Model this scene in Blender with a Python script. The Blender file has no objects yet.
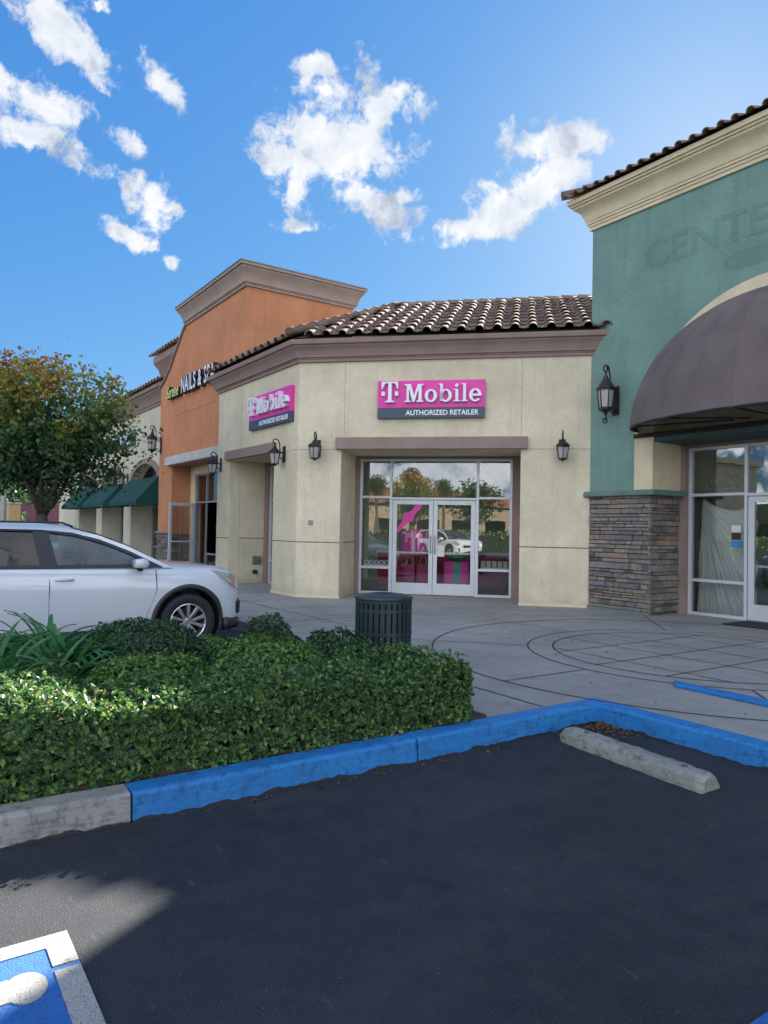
import bpy, bmesh, math, random
import numpy as np
from mathutils import Vector, Matrix
from mathutils.geometry import tessellate_polygon

PI = math.pi
R = math.radians
S2 = 2 ** -.5
random.seed(7)
SC = bpy.context.scene
COL = SC.collection

# ------------------------------------------------------------------ camera
yaw, pitch, roll = R(145.775), R(1.315), R(1.0575)
_f = Vector((math.cos(yaw) * math.cos(pitch), math.sin(yaw) * math.cos(pitch), math.sin(pitch)))
_r = Vector((math.sin(yaw), -math.cos(yaw), 0))
_u = _r.cross(_f)
_rr = _r * math.cos(roll) + _u * math.sin(roll)
_uu = -_r * math.sin(roll) + _u * math.cos(roll)
cam_d = bpy.data.cameras.new('camera')
cam = bpy.data.objects.new('camera', cam_d)
COL.objects.link(cam)
M = Matrix((_rr, _uu, -_f)).transposed().to_4x4()
M.translation = (0, 0, 1.55)
cam.matrix_world = M
cam_d.sensor_fit = 'VERTICAL'
cam_d.sensor_height = 36
cam_d.lens = 36 * 720 / 1024
cam_d.clip_start = .05
cam_d.clip_end = 3000
SC.camera = cam

# ------------------------------------------------------------------ light
SUN_AZ = R(121.4)      # direction towards the sun, counted from +X
SUN_EL = R(26.1)
sun_dir = Vector((math.cos(SUN_AZ) * math.cos(SUN_EL), math.sin(SUN_AZ) * math.cos(SUN_EL), math.sin(SUN_EL)))
sd = bpy.data.lights.new('sun', 'SUN')
sd.energy = 4.6
sd.angle = R(.5)
sd.color = (1, .93, .82)
sun = bpy.data.objects.new('sun', sd)
COL.objects.link(sun)
sun.rotation_euler = sun_dir.to_track_quat('Z', 'Y').to_euler()

SC.view_settings.view_transform = 'Standard'
SC.view_settings.look = 'None'
SC.view_settings.gamma = 1
SC.view_settings.use_curve_mapping = False
SC.view_settings.exposure = 2.45

W = bpy.data.worlds.new('World')
SC.world = W
W.use_nodes = True
wn = W.node_tree.nodes
wl = W.node_tree.links
wn.clear()


def nd(tree, typ, ins=None, **props):
    n = tree.nodes.new(typ)
    for k, v in props.items():
        setattr(n, k, v)
    if ins:
        for k, v in ins.items():
            s = n.inputs[k]
            if isinstance(v, bpy.types.NodeSocket):
                tree.links.new(v, s)
            else:
                s.default_value = v
    return n


def mth(t, op, a, b=0.0, c=None, clamp=False):
    n = nd(t, 'ShaderNodeMath', {0: a, 1: b}, operation=op, use_clamp=clamp)
    if c is not None:
        if isinstance(c, bpy.types.NodeSocket):
            t.links.new(c, n.inputs[2])
        else:
            n.inputs[2].default_value = c
    return n.outputs[0]


def vmth(t, op, a, b=None):
    n = nd(t, 'ShaderNodeVectorMath', {0: a}, operation=op)
    if b is not None:
        if isinstance(b, bpy.types.NodeSocket):
            t.links.new(b, n.inputs[1])
        else:
            n.inputs[1].default_value = b
    return n


def mixc(t, fac, a, b, blend='MIX'):
    n = nd(t, 'ShaderNodeMix', data_type='RGBA', blend_type=blend)
    for s, v in ((n.inputs[0], fac), (n.inputs[6], a), (n.inputs[7], b)):
        if isinstance(v, bpy.types.NodeSocket):
            t.links.new(v, s)
        elif s.type == 'RGBA':
            s.default_value = (*v, 1) if len(v) == 3 else v
        else:
            s.default_value = v
    return n.outputs[2]


def ramp(t, fac, stops, interp='LINEAR'):
    n = nd(t, 'ShaderNodeValToRGB', {0: fac})
    cr = n.color_ramp
    cr.interpolation = interp
    while len(cr.elements) < len(stops):
        cr.elements.new(.5)
    for e, (p, c) in zip(cr.elements, stops):
        e.position = p
        e.color = (*c, 1) if hasattr(c, '__len__') else (c, c, c, 1)
    return n.outputs[0]


def sstep(t, x, lo, hi):
    n = nd(t, 'ShaderNodeMapRange', {0: x, 1: lo, 2: hi, 3: 0.0, 4: 1.0}, interpolation_type='SMOOTHSTEP')
    return n.outputs[0]


WT = W.node_tree
sky = nd(WT, 'ShaderNodeTexSky', sky_type='NISHITA')
sky.sun_disc = False
sky.sun_elevation = SUN_EL
sky.sun_rotation = PI / 2 - SUN_AZ
sky.air_density = 1.0
sky.dust_density = .35
sky.ozone_density = 1.6
# the camera's own colour response to the clear sky: one curve per channel, the same in every direction
skc = nd(WT, 'ShaderNodeSeparateColor', {0: sky.outputs[0]})
sr = mth(WT, 'MULTIPLY', mth(WT, 'POWER', skc.outputs[0], .95), .057 / 5.46)
sg_ = mth(WT, 'MULTIPLY', mth(WT, 'POWER', skc.outputs[1], .6), .178 / 5.46)
sb_ = mth(WT, 'MULTIPLY', mth(WT, 'POWER', skc.outputs[2], .28), .515 / 5.46)
hs = nd(WT, 'ShaderNodeCombineColor', {0: sr, 1: sg_, 2: sb_})
gen = nd(WT, 'ShaderNodeTexCoord').outputs['Generated']
# clouds: (azimuth, elevation, half width, half height, tilt) in degrees, each a patch of broken cumulus
CLOUDS = [(170.78, 31.87, 3.5, 1.26, 30), (172.37, 28.25, 2.94, 1.52, 10), (171.8, 25.7, 3.2, 1.0, 15),
          (165.76, 26.51, 1.15, 0.63, 38), (164.21, 23.14, 1.36, 1.85, -20), (165.72, 20.62, 1.63, 0.63, 18),
          (163.49, 30.34, 1.55, 1.0, 40), (162.49, 19.12, 0.66, 0.53, 0), (151.75, 32.99, 1.6, 0.63, 5),
          (150.25, 27.8, 4.7, 3.9, 0), (147.76, 24.7, 3.21, 1.74, 20), (153.01, 26.76, 2.87, 1.41, 15),
          (144.64, 25.09, 0.87, 0.6, 0), (152.75, 22.72, 2.04, 0.54, -5), (132.9, 28.1, 3.5, 1.35, 0),
          (134.4, 25.4, 3.7, 2.1, -25), (138.68, 22.8, 3.05, 0.95, -10), (168.41, 34.12, 0.67, 0.48, 0),
          (136.58, 23.81, 2.65, 1.66, 0), (146.7, 30.78, 2.11, 1.51, 0)]
warp = nd(WT, 'ShaderNodeTexNoise', {'Vector': gen, 'Scale': 22.0, 'Detail': 4.0, 'Roughness': .55})
wv = vmth(WT, 'SUBTRACT', warp.outputs['Color'], (.5, .5, .5))
ws = vmth(WT, 'SCALE', wv.outputs[0])
ws.inputs['Scale'].default_value = .03
gw = vmth(WT, 'ADD', gen, ws.outputs[0]).outputs[0]
field = None
for az, el, hw, hh, tilt in CLOUDS:
    a, e, ti = R(az), R(el), -R(tilt)
    c = Vector((math.cos(a) * math.cos(e), math.sin(a) * math.cos(e), math.sin(e)))
    rt = Vector((math.sin(a), -math.cos(a), 0))
    up = rt.cross(c)
    ax = (rt * math.cos(ti) + up * math.sin(ti)) / math.tan(R(hw * 1.4))
    ay = (-rt * math.sin(ti) + up * math.cos(ti)) / math.tan(R(hh * 1.4))
    d = vmth(WT, 'SUBTRACT', gw, tuple(c)).outputs[0]
    da = vmth(WT, 'DOT_PRODUCT', d, tuple(ax)).outputs['Value']
    db = vmth(WT, 'DOT_PRODUCT', d, tuple(ay)).outputs['Value']
    r2 = mth(WT, 'ADD', mth(WT, 'MULTIPLY', da, da), mth(WT, 'MULTIPLY', db, db))
    v = mth(WT, 'SUBTRACT', 1.0, mth(WT, 'SQRT', r2))
    field = v if field is None else mth(WT, 'MAXIMUM', field, v)
# unseen cumulus added behind the camera as fill light for the shaded walls
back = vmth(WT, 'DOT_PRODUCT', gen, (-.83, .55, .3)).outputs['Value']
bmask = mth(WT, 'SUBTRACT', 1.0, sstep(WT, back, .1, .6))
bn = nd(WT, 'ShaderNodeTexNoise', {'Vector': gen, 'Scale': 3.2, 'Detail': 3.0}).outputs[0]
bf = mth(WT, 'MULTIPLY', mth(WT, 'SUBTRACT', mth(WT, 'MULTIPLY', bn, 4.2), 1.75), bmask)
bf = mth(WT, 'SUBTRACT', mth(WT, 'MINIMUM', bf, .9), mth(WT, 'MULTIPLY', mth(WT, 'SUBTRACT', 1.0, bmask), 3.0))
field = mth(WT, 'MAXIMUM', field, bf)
n1 = nd(WT, 'ShaderNodeTexNoise', {'Vector': gw, 'Scale': 26.0, 'Detail': 12.0, 'Roughness': .63}).outputs[0]
dens = mth(WT, 'ADD', field, mth(WT, 'MULTIPLY', mth(WT, 'MULTIPLY', mth(WT, 'SUBTRACT', n1, .50), 2.9), sstep(WT, field, -.9, -.1)))
cm = sstep(WT, dens, .10, .68)
n2 = nd(WT, 'ShaderNodeTexNoise', {'Vector': gw, 'Scale': 17.0, 'Detail': 7.0, 'Roughness': .6}).outputs[0]
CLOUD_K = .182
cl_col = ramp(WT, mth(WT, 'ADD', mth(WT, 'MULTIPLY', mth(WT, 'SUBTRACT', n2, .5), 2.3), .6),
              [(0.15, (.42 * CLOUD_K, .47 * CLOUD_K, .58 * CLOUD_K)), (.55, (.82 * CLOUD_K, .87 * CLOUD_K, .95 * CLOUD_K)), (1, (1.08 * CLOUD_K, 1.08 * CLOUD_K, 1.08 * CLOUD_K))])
# the added clouds behind the camera are boosted to brighten the shaded fronts
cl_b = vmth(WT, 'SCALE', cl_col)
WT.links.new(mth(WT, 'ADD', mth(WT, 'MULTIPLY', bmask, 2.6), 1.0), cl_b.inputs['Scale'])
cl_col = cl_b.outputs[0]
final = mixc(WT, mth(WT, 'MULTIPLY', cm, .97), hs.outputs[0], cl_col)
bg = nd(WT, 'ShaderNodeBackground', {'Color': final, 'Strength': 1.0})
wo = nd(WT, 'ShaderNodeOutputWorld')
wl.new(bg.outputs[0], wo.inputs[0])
W.cycles.sampling_method = 'MANUAL'
W.cycles.sample_map_resolution = 1024

# ------------------------------------------------------------------ materials
MATS = {}


def new_mat(name):
    m = bpy.data.materials.new(name)
    m.use_nodes = True
    t = m.node_tree
    b = t.nodes['Principled BSDF']
    MATS[name] = m
    return m, t, b


def bump(t, b, h, strength=.3, dist=.01):
    n = nd(t, 'ShaderNodeBump', {'Strength': strength, 'Distance': dist, 'Height': h})
    t.links.new(n.outputs[0], b.inputs['Normal'])


def objc(t):
    return nd(t, 'ShaderNodeTexCoord').outputs['Object']


def wpos(t):
    return nd(t, 'ShaderNodeNewGeometry').outputs['Position']


def noise(t, v, sc, det=4.0, rough=.55, out=0):
    return nd(t, 'ShaderNodeTexNoise', {'Vector': v, 'Scale': sc, 'Detail': det, 'Roughness': rough}).outputs[out]


def plain(name, col, rough=.5, metal=0, var=.12, sc=6.0, bmp=0, bsc=60.0, spec=.5):
    m, t, b = new_mat(name)
    p = wpos(t)
    n = noise(t, p, sc, 5.0)
    lo = tuple(c * (1 - var) for c in col)
    hi = tuple(min(1, c * (1 + var)) for c in col)
    c = mixc(t, ramp(t, n, [(.3, 0), (.7, 1)]), lo, hi)
    t.links.new(c, b.inputs['Base Color'])
    b.inputs['Roughness'].default_value = rough
    b.inputs['Metallic'].default_value = metal
    b.inputs['Specular IOR Level'].default_value = spec
    if bmp:
        bump(t, b, noise(t, p, bsc, 4.0), bmp, .004)
    return m


def stucco(name, col, streak=.12):
    m, t, b = new_mat(name)
    p = wpos(t)
    big = noise(t, p, 1.1, 6.0, .65)
    mp = nd(t, 'ShaderNodeMapping', {'Vector': p, 'Scale': (5.0, 5.0, .45)}).outputs[0]
    st = noise(t, mp, 1.4, 5.0, .6)
    fine = noise(t, p, 34.0, 5.0, .7)
    c = mixc(t, ramp(t, big, [(.28, 0), (.72, 1)]), tuple(x * .80 for x in col), tuple(min(1, x * 1.12) for x in col))
    trow = nd(t, 'ShaderNodeMapping', {'Vector': p, 'Scale': (1.0, 1.0, 2.6), 'Rotation': (.4, .3, .2)}).outputs[0]
    c = mixc(t, mth(t, 'MULTIPLY', ramp(t, noise(t, trow, 7.0, 6.0, .72), [(.45, 0), (.62, 1)]), .13), c, tuple(x * .62 for x in col))
    c = mixc(t, mth(t, 'MULTIPLY', ramp(t, st, [(.5, 0), (.8, 1)]), streak * 2.2), c, tuple(x * .55 for x in col))
    # splash dirt: grime collected along the foot of the wall
    z = nd(t, 'ShaderNodeSeparateXYZ', {0: p}).outputs[2]
    g = mth(t, 'MULTIPLY', mth(t, 'SUBTRACT', 1.0, sstep(t, mth(t, 'ADD', z, mth(t, 'MULTIPLY', big, .4)), .25, .65)), .35)
    c = mixc(t, g, c, (.19, .165, .12))
    c = mixc(t, mth(t, 'MULTIPLY', ramp(t, fine, [(.35, 1), (.6, 0)]), .16), c, tuple(x * .55 for x in col))
    t.links.new(c, b.inputs['Base Color'])
    b.inputs['Roughness'].default_value = .92
    b.inputs['Specular IOR Level'].default_value = .2
    h = mth(t, 'ADD', mth(t, 'MULTIPLY', noise(t, p, 90.0, 4.0, .7), .5), noise(t, p, 22.0, 3.0))
    bump(t, b, h, .8, .014)
    return m


def trim(name, col):
    return plain(name, col, .85, var=.1, sc=2.5, bmp=.25, bsc=120.0, spec=.25)


M_cream = stucco('cream_stucco', (.72, .635, .45), .16)
M_orange = stucco('orange_stucco', (.60, .26, .13), .16)
M_teal = stucco('teal_stucco', (.20, .325, .275), .2)
M_farcream = stucco('pale_cream_stucco', (.62, .57, .42))
M_mauve = trim('mauve_trim', (.285, .205, .175))
M_ltrim = trim('pale_grey_trim', (.52, .50, .45))
M_ctrim = trim('cream_trim', (.66, .57, .375))
M_tealcap = trim('teal_cap', (.13, .20, .17))
M_joint = plain('joint', (.12, .10, .075), .9)
M_pjoint = plain('pavement_joint', (.035, .035, .033), .9)
M_alu = plain('white_aluminium', (.60, .62, .64), .38, .25, var=.04)
M_alud = plain('grey_aluminium', (.25, .27, .29), .4, .3, var=.05)
M_black = plain('black_rubber', (.014, .014, .015), .7)
M_dark = plain('dark_interior', (.05, .055, .05), .85)
M_iron = plain('bronze_iron', (.035, .026, .026), .45, .5, var=.25, sc=30.0)
M_pink = plain('magenta_panel', (.72, .035, .33), .35, var=.03)
M_navy = plain('slate_panel', (.045, .065, .10), .4, var=.03)
M_white = plain('white_letter', (.80, .80, .82), .4, var=.03)
M_blackl = plain('black_letter_side', (.02, .02, .024), .5)
M_yel = plain('yellow_green_letter', (.62, .66, .16), .5)
M_green = plain('green_canvas', (.003, .052, .042), .85, var=.18, sc=3.0, bmp=.2)
M_greensign = plain('green_sign', (.03, .14, .11), .5)
M_white_paint = plain('white_marking_paint', (.40, .39, .35), .8, var=.12, sc=25.0)
M_plaster = plain('interior_wall', (.42, .46, .36), .9)
M_carpet = plain('interior_floor', (.12, .12, .12), .9)
M_magbox = plain('magenta_box', (.75, .03, .34), .4)
M_grnbow = plain('green_bow', (.03, .38, .20), .5)
M_red = plain('red_counter', (.4, .02, .05), .5)
M_cardb = plain('tan_box', (.52, .36, .17), .8)
M_paper = plain('paper', (.75, .75, .7), .8)
M_bluedoor = plain('blue_fixture', (.06, .16, .3), .6)
M_bark = plain('bark', (.075, .058, .045), .95, var=.35, sc=18.0, bmp=.6, bsc=40.0)
M_soil = plain('soil', (.045, .032, .022), .95, var=.3, sc=20.0, bmp=.5)
M_canister = plain('dark_green_coated_steel', (.012, .028, .032), .42, 0, var=.15)
M_mat = plain('black_mat', (.016, .016, .018), .95, bmp=.4, bsc=200.0)
M_tyre = plain('tyre', (.017, .017, .018), .75)
M_rim = plain('alloy', (.62, .63, .66), .26, .85, var=.03)
M_plastic = plain('black_plastic', (.018, .019, .021), .5)
M_seat = plain('car_seat', (.16, .15, .14), .85)
M_chrome = plain('chrome', (.8, .8, .82), .12, 1.0, var=.01)


def emis(name, col, st):
    m, t, b = new_mat(name)
    b.inputs['Base Color'].default_value = (*col, 1)
    b.inputs['Emission Color'].default_value = (*col, 1)
    b.inputs['Emission Strength'].default_value = st
    return m


M_neon = emis('red_neon', (1, .05, .05), .5)


def paint(name, col):
    m, t, b = new_mat(name)
    b.inputs['Base Color'].default_value = (*col, 1)
    b.inputs['Roughness'].default_value = .32
    b.inputs['Coat Weight'].default_value = 1
    b.inputs['Coat Roughness'].default_value = .04
    return m


M_carw = paint('white_car_paint', (.56, .59, .62))
M_card = paint('silver_car_paint', (.30, .32, .34))


def glass(name, tint, base=.14, k=1.0, rough=.0):
    m, t, b = new_mat(name)
    t.nodes.remove(b)
    fr = nd(t, 'ShaderNodeFresnel', {'IOR': 1.5}).outputs[0]
    fac = mth(t, 'ADD', mth(t, 'MULTIPLY', fr, k), base, clamp=True)
    tr = nd(t, 'ShaderNodeBsdfTransparent', {'Color': (*tint, 1)})
    gl = nd(t, 'ShaderNodeBsdfGlossy', {'Color': (.95, .97, 1, 1), 'Roughness': rough})
    p = wpos(t)
    bp = nd(t, 'ShaderNodeBump', {'Strength': .025, 'Distance': .02, 'Height': noise(t, p, 1.6, 2.0)})
    t.links.new(bp.outputs[0], gl.inputs['Normal'])
    mx = nd(t, 'ShaderNodeMixShader', {0: fac, 1: tr.outputs[0], 2: gl.outputs[0]})
    t.links.new(mx.outputs[0], t.nodes['Material Output'].inputs[0])
    return m


M_glass = glass('shop_glass', (.93, .94, .93), .045, 1.1)
M_cglass = glass('car_glass', (.40, .53, .60), .0, .65)
M_cdark = glass('privacy_glass', (.05, .055, .07), .0, .7)
M_lglass = plain('frosted_lamp_glass', (.36, .36, .35), .3, var=.1)

# frosted plastic sheeting behind the empty shop's glass
M_sheet, t, b = new_mat('plastic_sheet')
p = wpos(t)
b.inputs['Base Color'].default_value = (.62, .64, .62, 1)
b.inputs['Roughness'].default_value = .45

# asphalt
M_asph, t, b = new_mat('asphalt')
p = wpos(t)
n_big = noise(t, p, .7, 5.0, .6)
n_mid = noise(t, p, 6.0, 5.0, .65)
n_agg = noise(t, p, 160.0, 3.0, .6)
c = mixc(t, ramp(t, n_big, [(.3, 0), (.7, 1)]), (.0105, .0138, .019), (.019, .0235, .030))
c = mixc(t, mth(t, 'MULTIPLY', ramp(t, n_mid, [(.4, 0), (.75, 1)]), .5), c, (.042, .045, .050))
c = mixc(t, mth(t, 'MULTIPLY', ramp(t, n_agg, [(.56, 0), (.66, 1)]), .5), c, (.12, .12, .12))
sc_v = nd(t, 'ShaderNodeMapping', {'Vector': p, 'Scale': (1.6, 5.5, 1.0), 'Rotation': (0, 0, .5)}).outputs[0]
scf = noise(t, sc_v, 2.4, 6.0, .75)
c = mixc(t, mth(t, 'MULTIPLY', ramp(t, scf, [(.62, 0), (.75, 1)]), .6), c, (.11, .11, .115))
oil = ramp(t, noise(t, p, 1.7, 3.0, .5), [(.66, 0), (.74, 1)])
c = mixc(t, mth(t, 'MULTIPLY', oil, .55), c, (.008, .009, .011))
dust = ramp(t, noise(t, nd(t, 'ShaderNodeMapping', {'Vector': p, 'Scale': (1.0, .35, 1.0), 'Rotation': (0, 0, .9)}).outputs[0], 1.9, 7.0, .7), [(.50, 0), (.72, 1)])
c = mixc(t, mth(t, 'MULTIPLY', dust, .45), c, (.060, .060, .060))
crk = nd(t, 'ShaderNodeTexVoronoi', {'Vector': gw if False else p, 'Scale': 26.0}, feature='F1').outputs[0]
c = mixc(t, mth(t, 'MULTIPLY', ramp(t, crk, [(.045, 1), (.075, 0)]), ramp(t, noise(t, p, 9.0, 2.0), [(.57, 0), (.62, .9)])), c, (.26, .24, .21))
t.links.new(c, b.inputs['Base Color'])
t.links.new(ramp(t, n_mid, [(.3, .72), (.7, .92)]), b.inputs['Roughness'])
b.inputs['Specular IOR Level'].default_value = .35
bump(t, b, mth(t, 'ADD', n_agg, mth(t, 'MULTIPLY', n_mid, 1.2)), .8, .006)

# pavement concrete
M_conc, t, b = new_mat('concrete_pavement')
p = wpos(t)
nb = noise(t, p, .55, 6.0, .65)
nm = noise(t, p, 4.5, 6.0, .7)
nf = noise(t, p, 120.0, 3.0, .6)
c = mixc(t, ramp(t, nb, [(.32, 0), (.68, 1)]), (.205, .200, .180), (.33, .325, .30))
c = mixc(t, mth(t, 'MULTIPLY', ramp(t, nm, [(.5, 0), (.72, 1)]), .5), c, (.135, .13, .11))
sp = ramp(t, noise(t, p, 14.0, 4.0, .75), [(.68, 0), (.73, 1)])
c = mixc(t, mth(t, 'MULTIPLY', sp, .5), c, (.07, .065, .055))
c = mixc(t, mth(t, 'MULTIPLY', ramp(t, nf, [(.4, 1), (.6, 0)]), .18), c, (.12, .12, .11))
t.links.new(c, b.inputs['Base Color'])
b.inputs['Roughness'].default_value = .85
bump(t, b, mth(t, 'ADD', nf, mth(t, 'MULTIPLY', nm, .6)), .35, .004)


def curbmat(name, c1, c2, worn, seal=.03):
    m, t, b = new_mat(name)
    p = wpos(t)
    n = noise(t, p, 3.0, 6.0, .65)
    c = mixc(t, ramp(t, n, [(.3, 0), (.7, 1)]), c1, c2)
    w = ramp(t, noise(t, p, 16.0, 6.0, .75), [(.52, 0), (.62, 1)])
    c = mixc(t, mth(t, 'MULTIPLY', w, .8), c, worn)
    sc2 = nd(t, 'ShaderNodeMapping', {'Vector': p, 'Scale': (3.0, 3.0, 26.0)}).outputs[0]
    c = mixc(t, mth(t, 'MULTIPLY', ramp(t, noise(t, sc2, 2.2, 5.0, .7), [(.52, 0), (.68, 1)]), .5), c, tuple(x * .45 + .01 for x in worn))
    c = mixc(t, mth(t, 'MULTIPLY', ramp(t, noise(t, p, 34.0, 5.0, .75), [(.62, 0), (.66, 1)]), .75), c, (.20, .21, .21))
    z = nd(t, 'ShaderNodeSeparateXYZ', {0: p}).outputs[2]
    zz = mth(t, 'ADD', z, mth(t, 'MULTIPLY', noise(t, p, 5.0, 4.0), -.09))
    c = mixc(t, mth(t, 'SUBTRACT', 1.0, sstep(t, zz, -.035 + seal - .03, -.03 + seal - .03)), c, (.018, .019, .02))
    t.links.new(c, b.inputs['Base Color'])
    b.inputs['Roughness'].default_value = .6
    bump(t, b, mth(t, 'ADD', noise(t, p, 60.0, 4.0, .6), mth(t, 'MULTIPLY', n, .8)), .5, .008)
    return m


M_blue = curbmat('blue_curb_paint', (.010, .145, .40), (.018, .20, .49), (.012, .085, .22))
M_curb = curbmat('curb_concrete', (.22, .21, .19), (.34, .33, .30), (.12, .115, .10))
M_stop = curbmat('wheel_stop_concrete', (.20, .205, .17), (.30, .30, .255), (.10, .105, .075), .0)
M_bluem = plain('blue_marking_paint', (.012, .10, .34), .7, var=.2, sc=30.0, bmp=.3)



def marking(name, col):
    m, t, b = new_mat(name)
    p = wpos(t)
    c = mixc(t, ramp(t, noise(t, p, 9.0, 6.0, .7), [(.3, 0), (.7, 1)]), tuple(x * .78 for x in col), tuple(x * 1.1 for x in col))
    c = mixc(t, mth(t, 'MULTIPLY', ramp(t, noise(t, p, 120.0, 3.0, .65), [(.56, 0), (.64, 1)]), .75), c, (.03, .032, .035))
    c = mixc(t, mth(t, 'MULTIPLY', ramp(t, noise(t, p, 6.0, 7.0, .75), [(.60, 0), (.68, 1)]), .5), c, (.06, .062, .066))
    t.links.new(c, b.inputs['Base Color'])
    b.inputs['Roughness'].default_value = .8
    bump(t, b, noise(t, p, 160.0, 3.0, .6), .7, .005)
    return m


M_white_paint = marking('worn_white_marking', (.35, .34, .305))
M_bluem = marking('worn_blue_marking', (.014, .12, .38))

# island random colours
def islands(name, cols, rough=.8, var=.2, extra=None, spec=.5):
    m, t, b = new_mat(name)
    ri = nd(t, 'ShaderNodeNewGeometry').outputs['Random Per Island']
    c = ramp(t, ri, cols)
    p = wpos(t)
    n = noise(t, p, 14.0, 5.0, .7)
    c = mixc(t, mth(t, 'MULTIPLY', ramp(t, n, [(.35, 1), (.65, 0)]), var), c, (.02, .018, .016))
    t.links.new(c, b.inputs['Base Color'])
    b.inputs['Roughness'].default_value = rough
    b.inputs['Specular IOR Level'].default_value = spec
    bump(t, b, noise(t, p, 55.0, 5.0, .7), .6, .01)
    return m


M_stone = islands('ledge_stone', [(0, (.11, .095, .085)), (.15, (.26, .225, .19)), (.3, (.38, .25, .18)), (.42, (.20, .20, .21)), (.55, (.30, .26, .22)),
                                  (.7, (.16, .15, .145)), (.82, (.42, .30, .21)), (.92, (.28, .26, .25)), (1, (.10, .085, .08))], .85, .5)
M_tile = islands('clay_tile', [(0, (.17, .11, .085)), (.3, (.26, .175, .13)), (.55, (.30, .22, .17)), (.8, (.21, .14, .105)), (1, (.32, .24, .185))], .95, .25, spec=.15)


def leafmat(name, cols, trans=.35, rough=.5):
    m, t, b = new_mat(name)
    ri = nd(t, 'ShaderNodeNewGeometry').outputs['Random Per Island']
    c = ramp(t, ri, cols)
    t.links.new(c, b.inputs['Base Color'])
    b.inputs['Roughness'].default_value = rough
    tl = nd(t, 'ShaderNodeBsdfTranslucent')
    t.links.new(c, tl.inputs[0])
    mx = nd(t, 'ShaderNodeMixShader', {0: trans, 1: b.outputs[0], 2: tl.outputs[0]})
    t.links.new(mx.outputs[0], t.nodes['Material Output'].inputs[0])
    return m


M_hedge = leafmat('hedge_leaf', [(0, (.018, .066, .028)), (.35, (.048, .13, .040)), (.7, (.11, .22, .05)), (.88, (.20, .32, .065)), (.985, (.24, .28, .07)), (1, (.24, .13, .06))], .42)
M_hedge2 = leafmat('bright_shrub_leaf', [(0, (.035, .10, .025)), (.4, (.085, .19, .032)), (.8, (.15, .28, .04)), (1, (.24, .33, .06))])
M_hedge3 = leafmat('dark_shrub_leaf', [(0, (.016, .052, .020)), (.5, (.035, .095, .030)), (.9, (.065, .14, .04)), (1, (.12, .18, .05))])
M_blade = leafmat('strap_leaf', [(0, (.035, .13, .035)), (.5, (.06, .20, .05)), (.9, (.12, .27, .06)), (1, (.30, .27, .10))])
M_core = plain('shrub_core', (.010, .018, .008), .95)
M_palm = leafmat('palm_leaf', [(0, (.03, .06, .02)), (1, (.08, .11, .04))])
M_litter = leafmat('dry_leaf', [(0, (.10, .055, .025)), (.6, (.16, .09, .035)), (1, (.06, .035, .02))], .1, .8)


def tree_leaf():
    m, t, b = new_mat('autumn_leaf')
    ri = nd(t, 'ShaderNodeNewGeometry').outputs['Random Per Island']
    p = wpos(t)
    z = nd(t, 'ShaderNodeSeparateXYZ', {0: p}).outputs[2]
    h = mth(t, 'MULTIPLY', mth(t, 'SUBTRACT', z, 3.1), .44)
    h = mth(t, 'ADD', h, mth(t, 'MULTIPLY', mth(t, 'SUBTRACT', noise(t, p, 1.5, 3.0), .5), 1.9))
    h = mth(t, 'ADD', h, mth(t, 'MULTIPLY', mth(t, 'SUBTRACT', ri, .5), .45))
    c = ramp(t, h, [(.0, (.038, .095, .032)), (.2, (.08, .17, .045)), (.42, (.20, .26, .06)), (.68, (.42, .38, .07)), (.86, (.46, .20, .05)), (1, (.36, .07, .04))])
    t.links.new(c, b.inputs['Base Color'])
    b.inputs['Roughness'].default_value = .5
    tl = nd(t, 'ShaderNodeBsdfTranslucent')
    t.links.new(c, tl.inputs[0])
    mx = nd(t, 'ShaderNodeMixShader', {0: .4, 1: b.outputs[0], 2: tl.outputs[0]})
    t.links.new(mx.outputs[0], t.nodes['Material Output'].inputs[0])
    return m


M_tleaf = tree_leaf()

# striped brown awning canvas: panel seams and fading are in the cloth
M_awn, t, b = new_mat('mauve_canvas')
p = wpos(t)
c = mixc(t, ramp(t, noise(t, p, 1.7, 5.0, .6), [(.3, 0), (.7, 1)]), (.125, .095, .088), (.175, .137, .126))
t.links.new(c, b.inputs['Base Color'])
b.inputs['Roughness'].default_value = .9
bump(t, b, noise(t, p, 300.0, 2.0), .15, .002)

# ------------------------------------------------------------------ mesh helpers
class Fr:
    """wall frame: t runs along the wall, o into the building, z up"""
    def __init__(s, x, y, ang=0.0):
        s.x, s.y, s.c, s.s = x, y, math.cos(ang), math.sin(ang)

    def __call__(s, t, o, z):
        return (s.x + t * s.c - o * s.s, s.y + t * s.s + o * s.c, z)


ID = Fr(0, 0)
SPLIT = {'recess_wall', 'jamb', 'control_joint', 'lower_scroll', 'door_jamb', 'anchor_pin', 'side_wall', 'rear_wall', 'base_strip', 'base_core', 'emblem', 'shelf_edge'}
MW = {}


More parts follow.
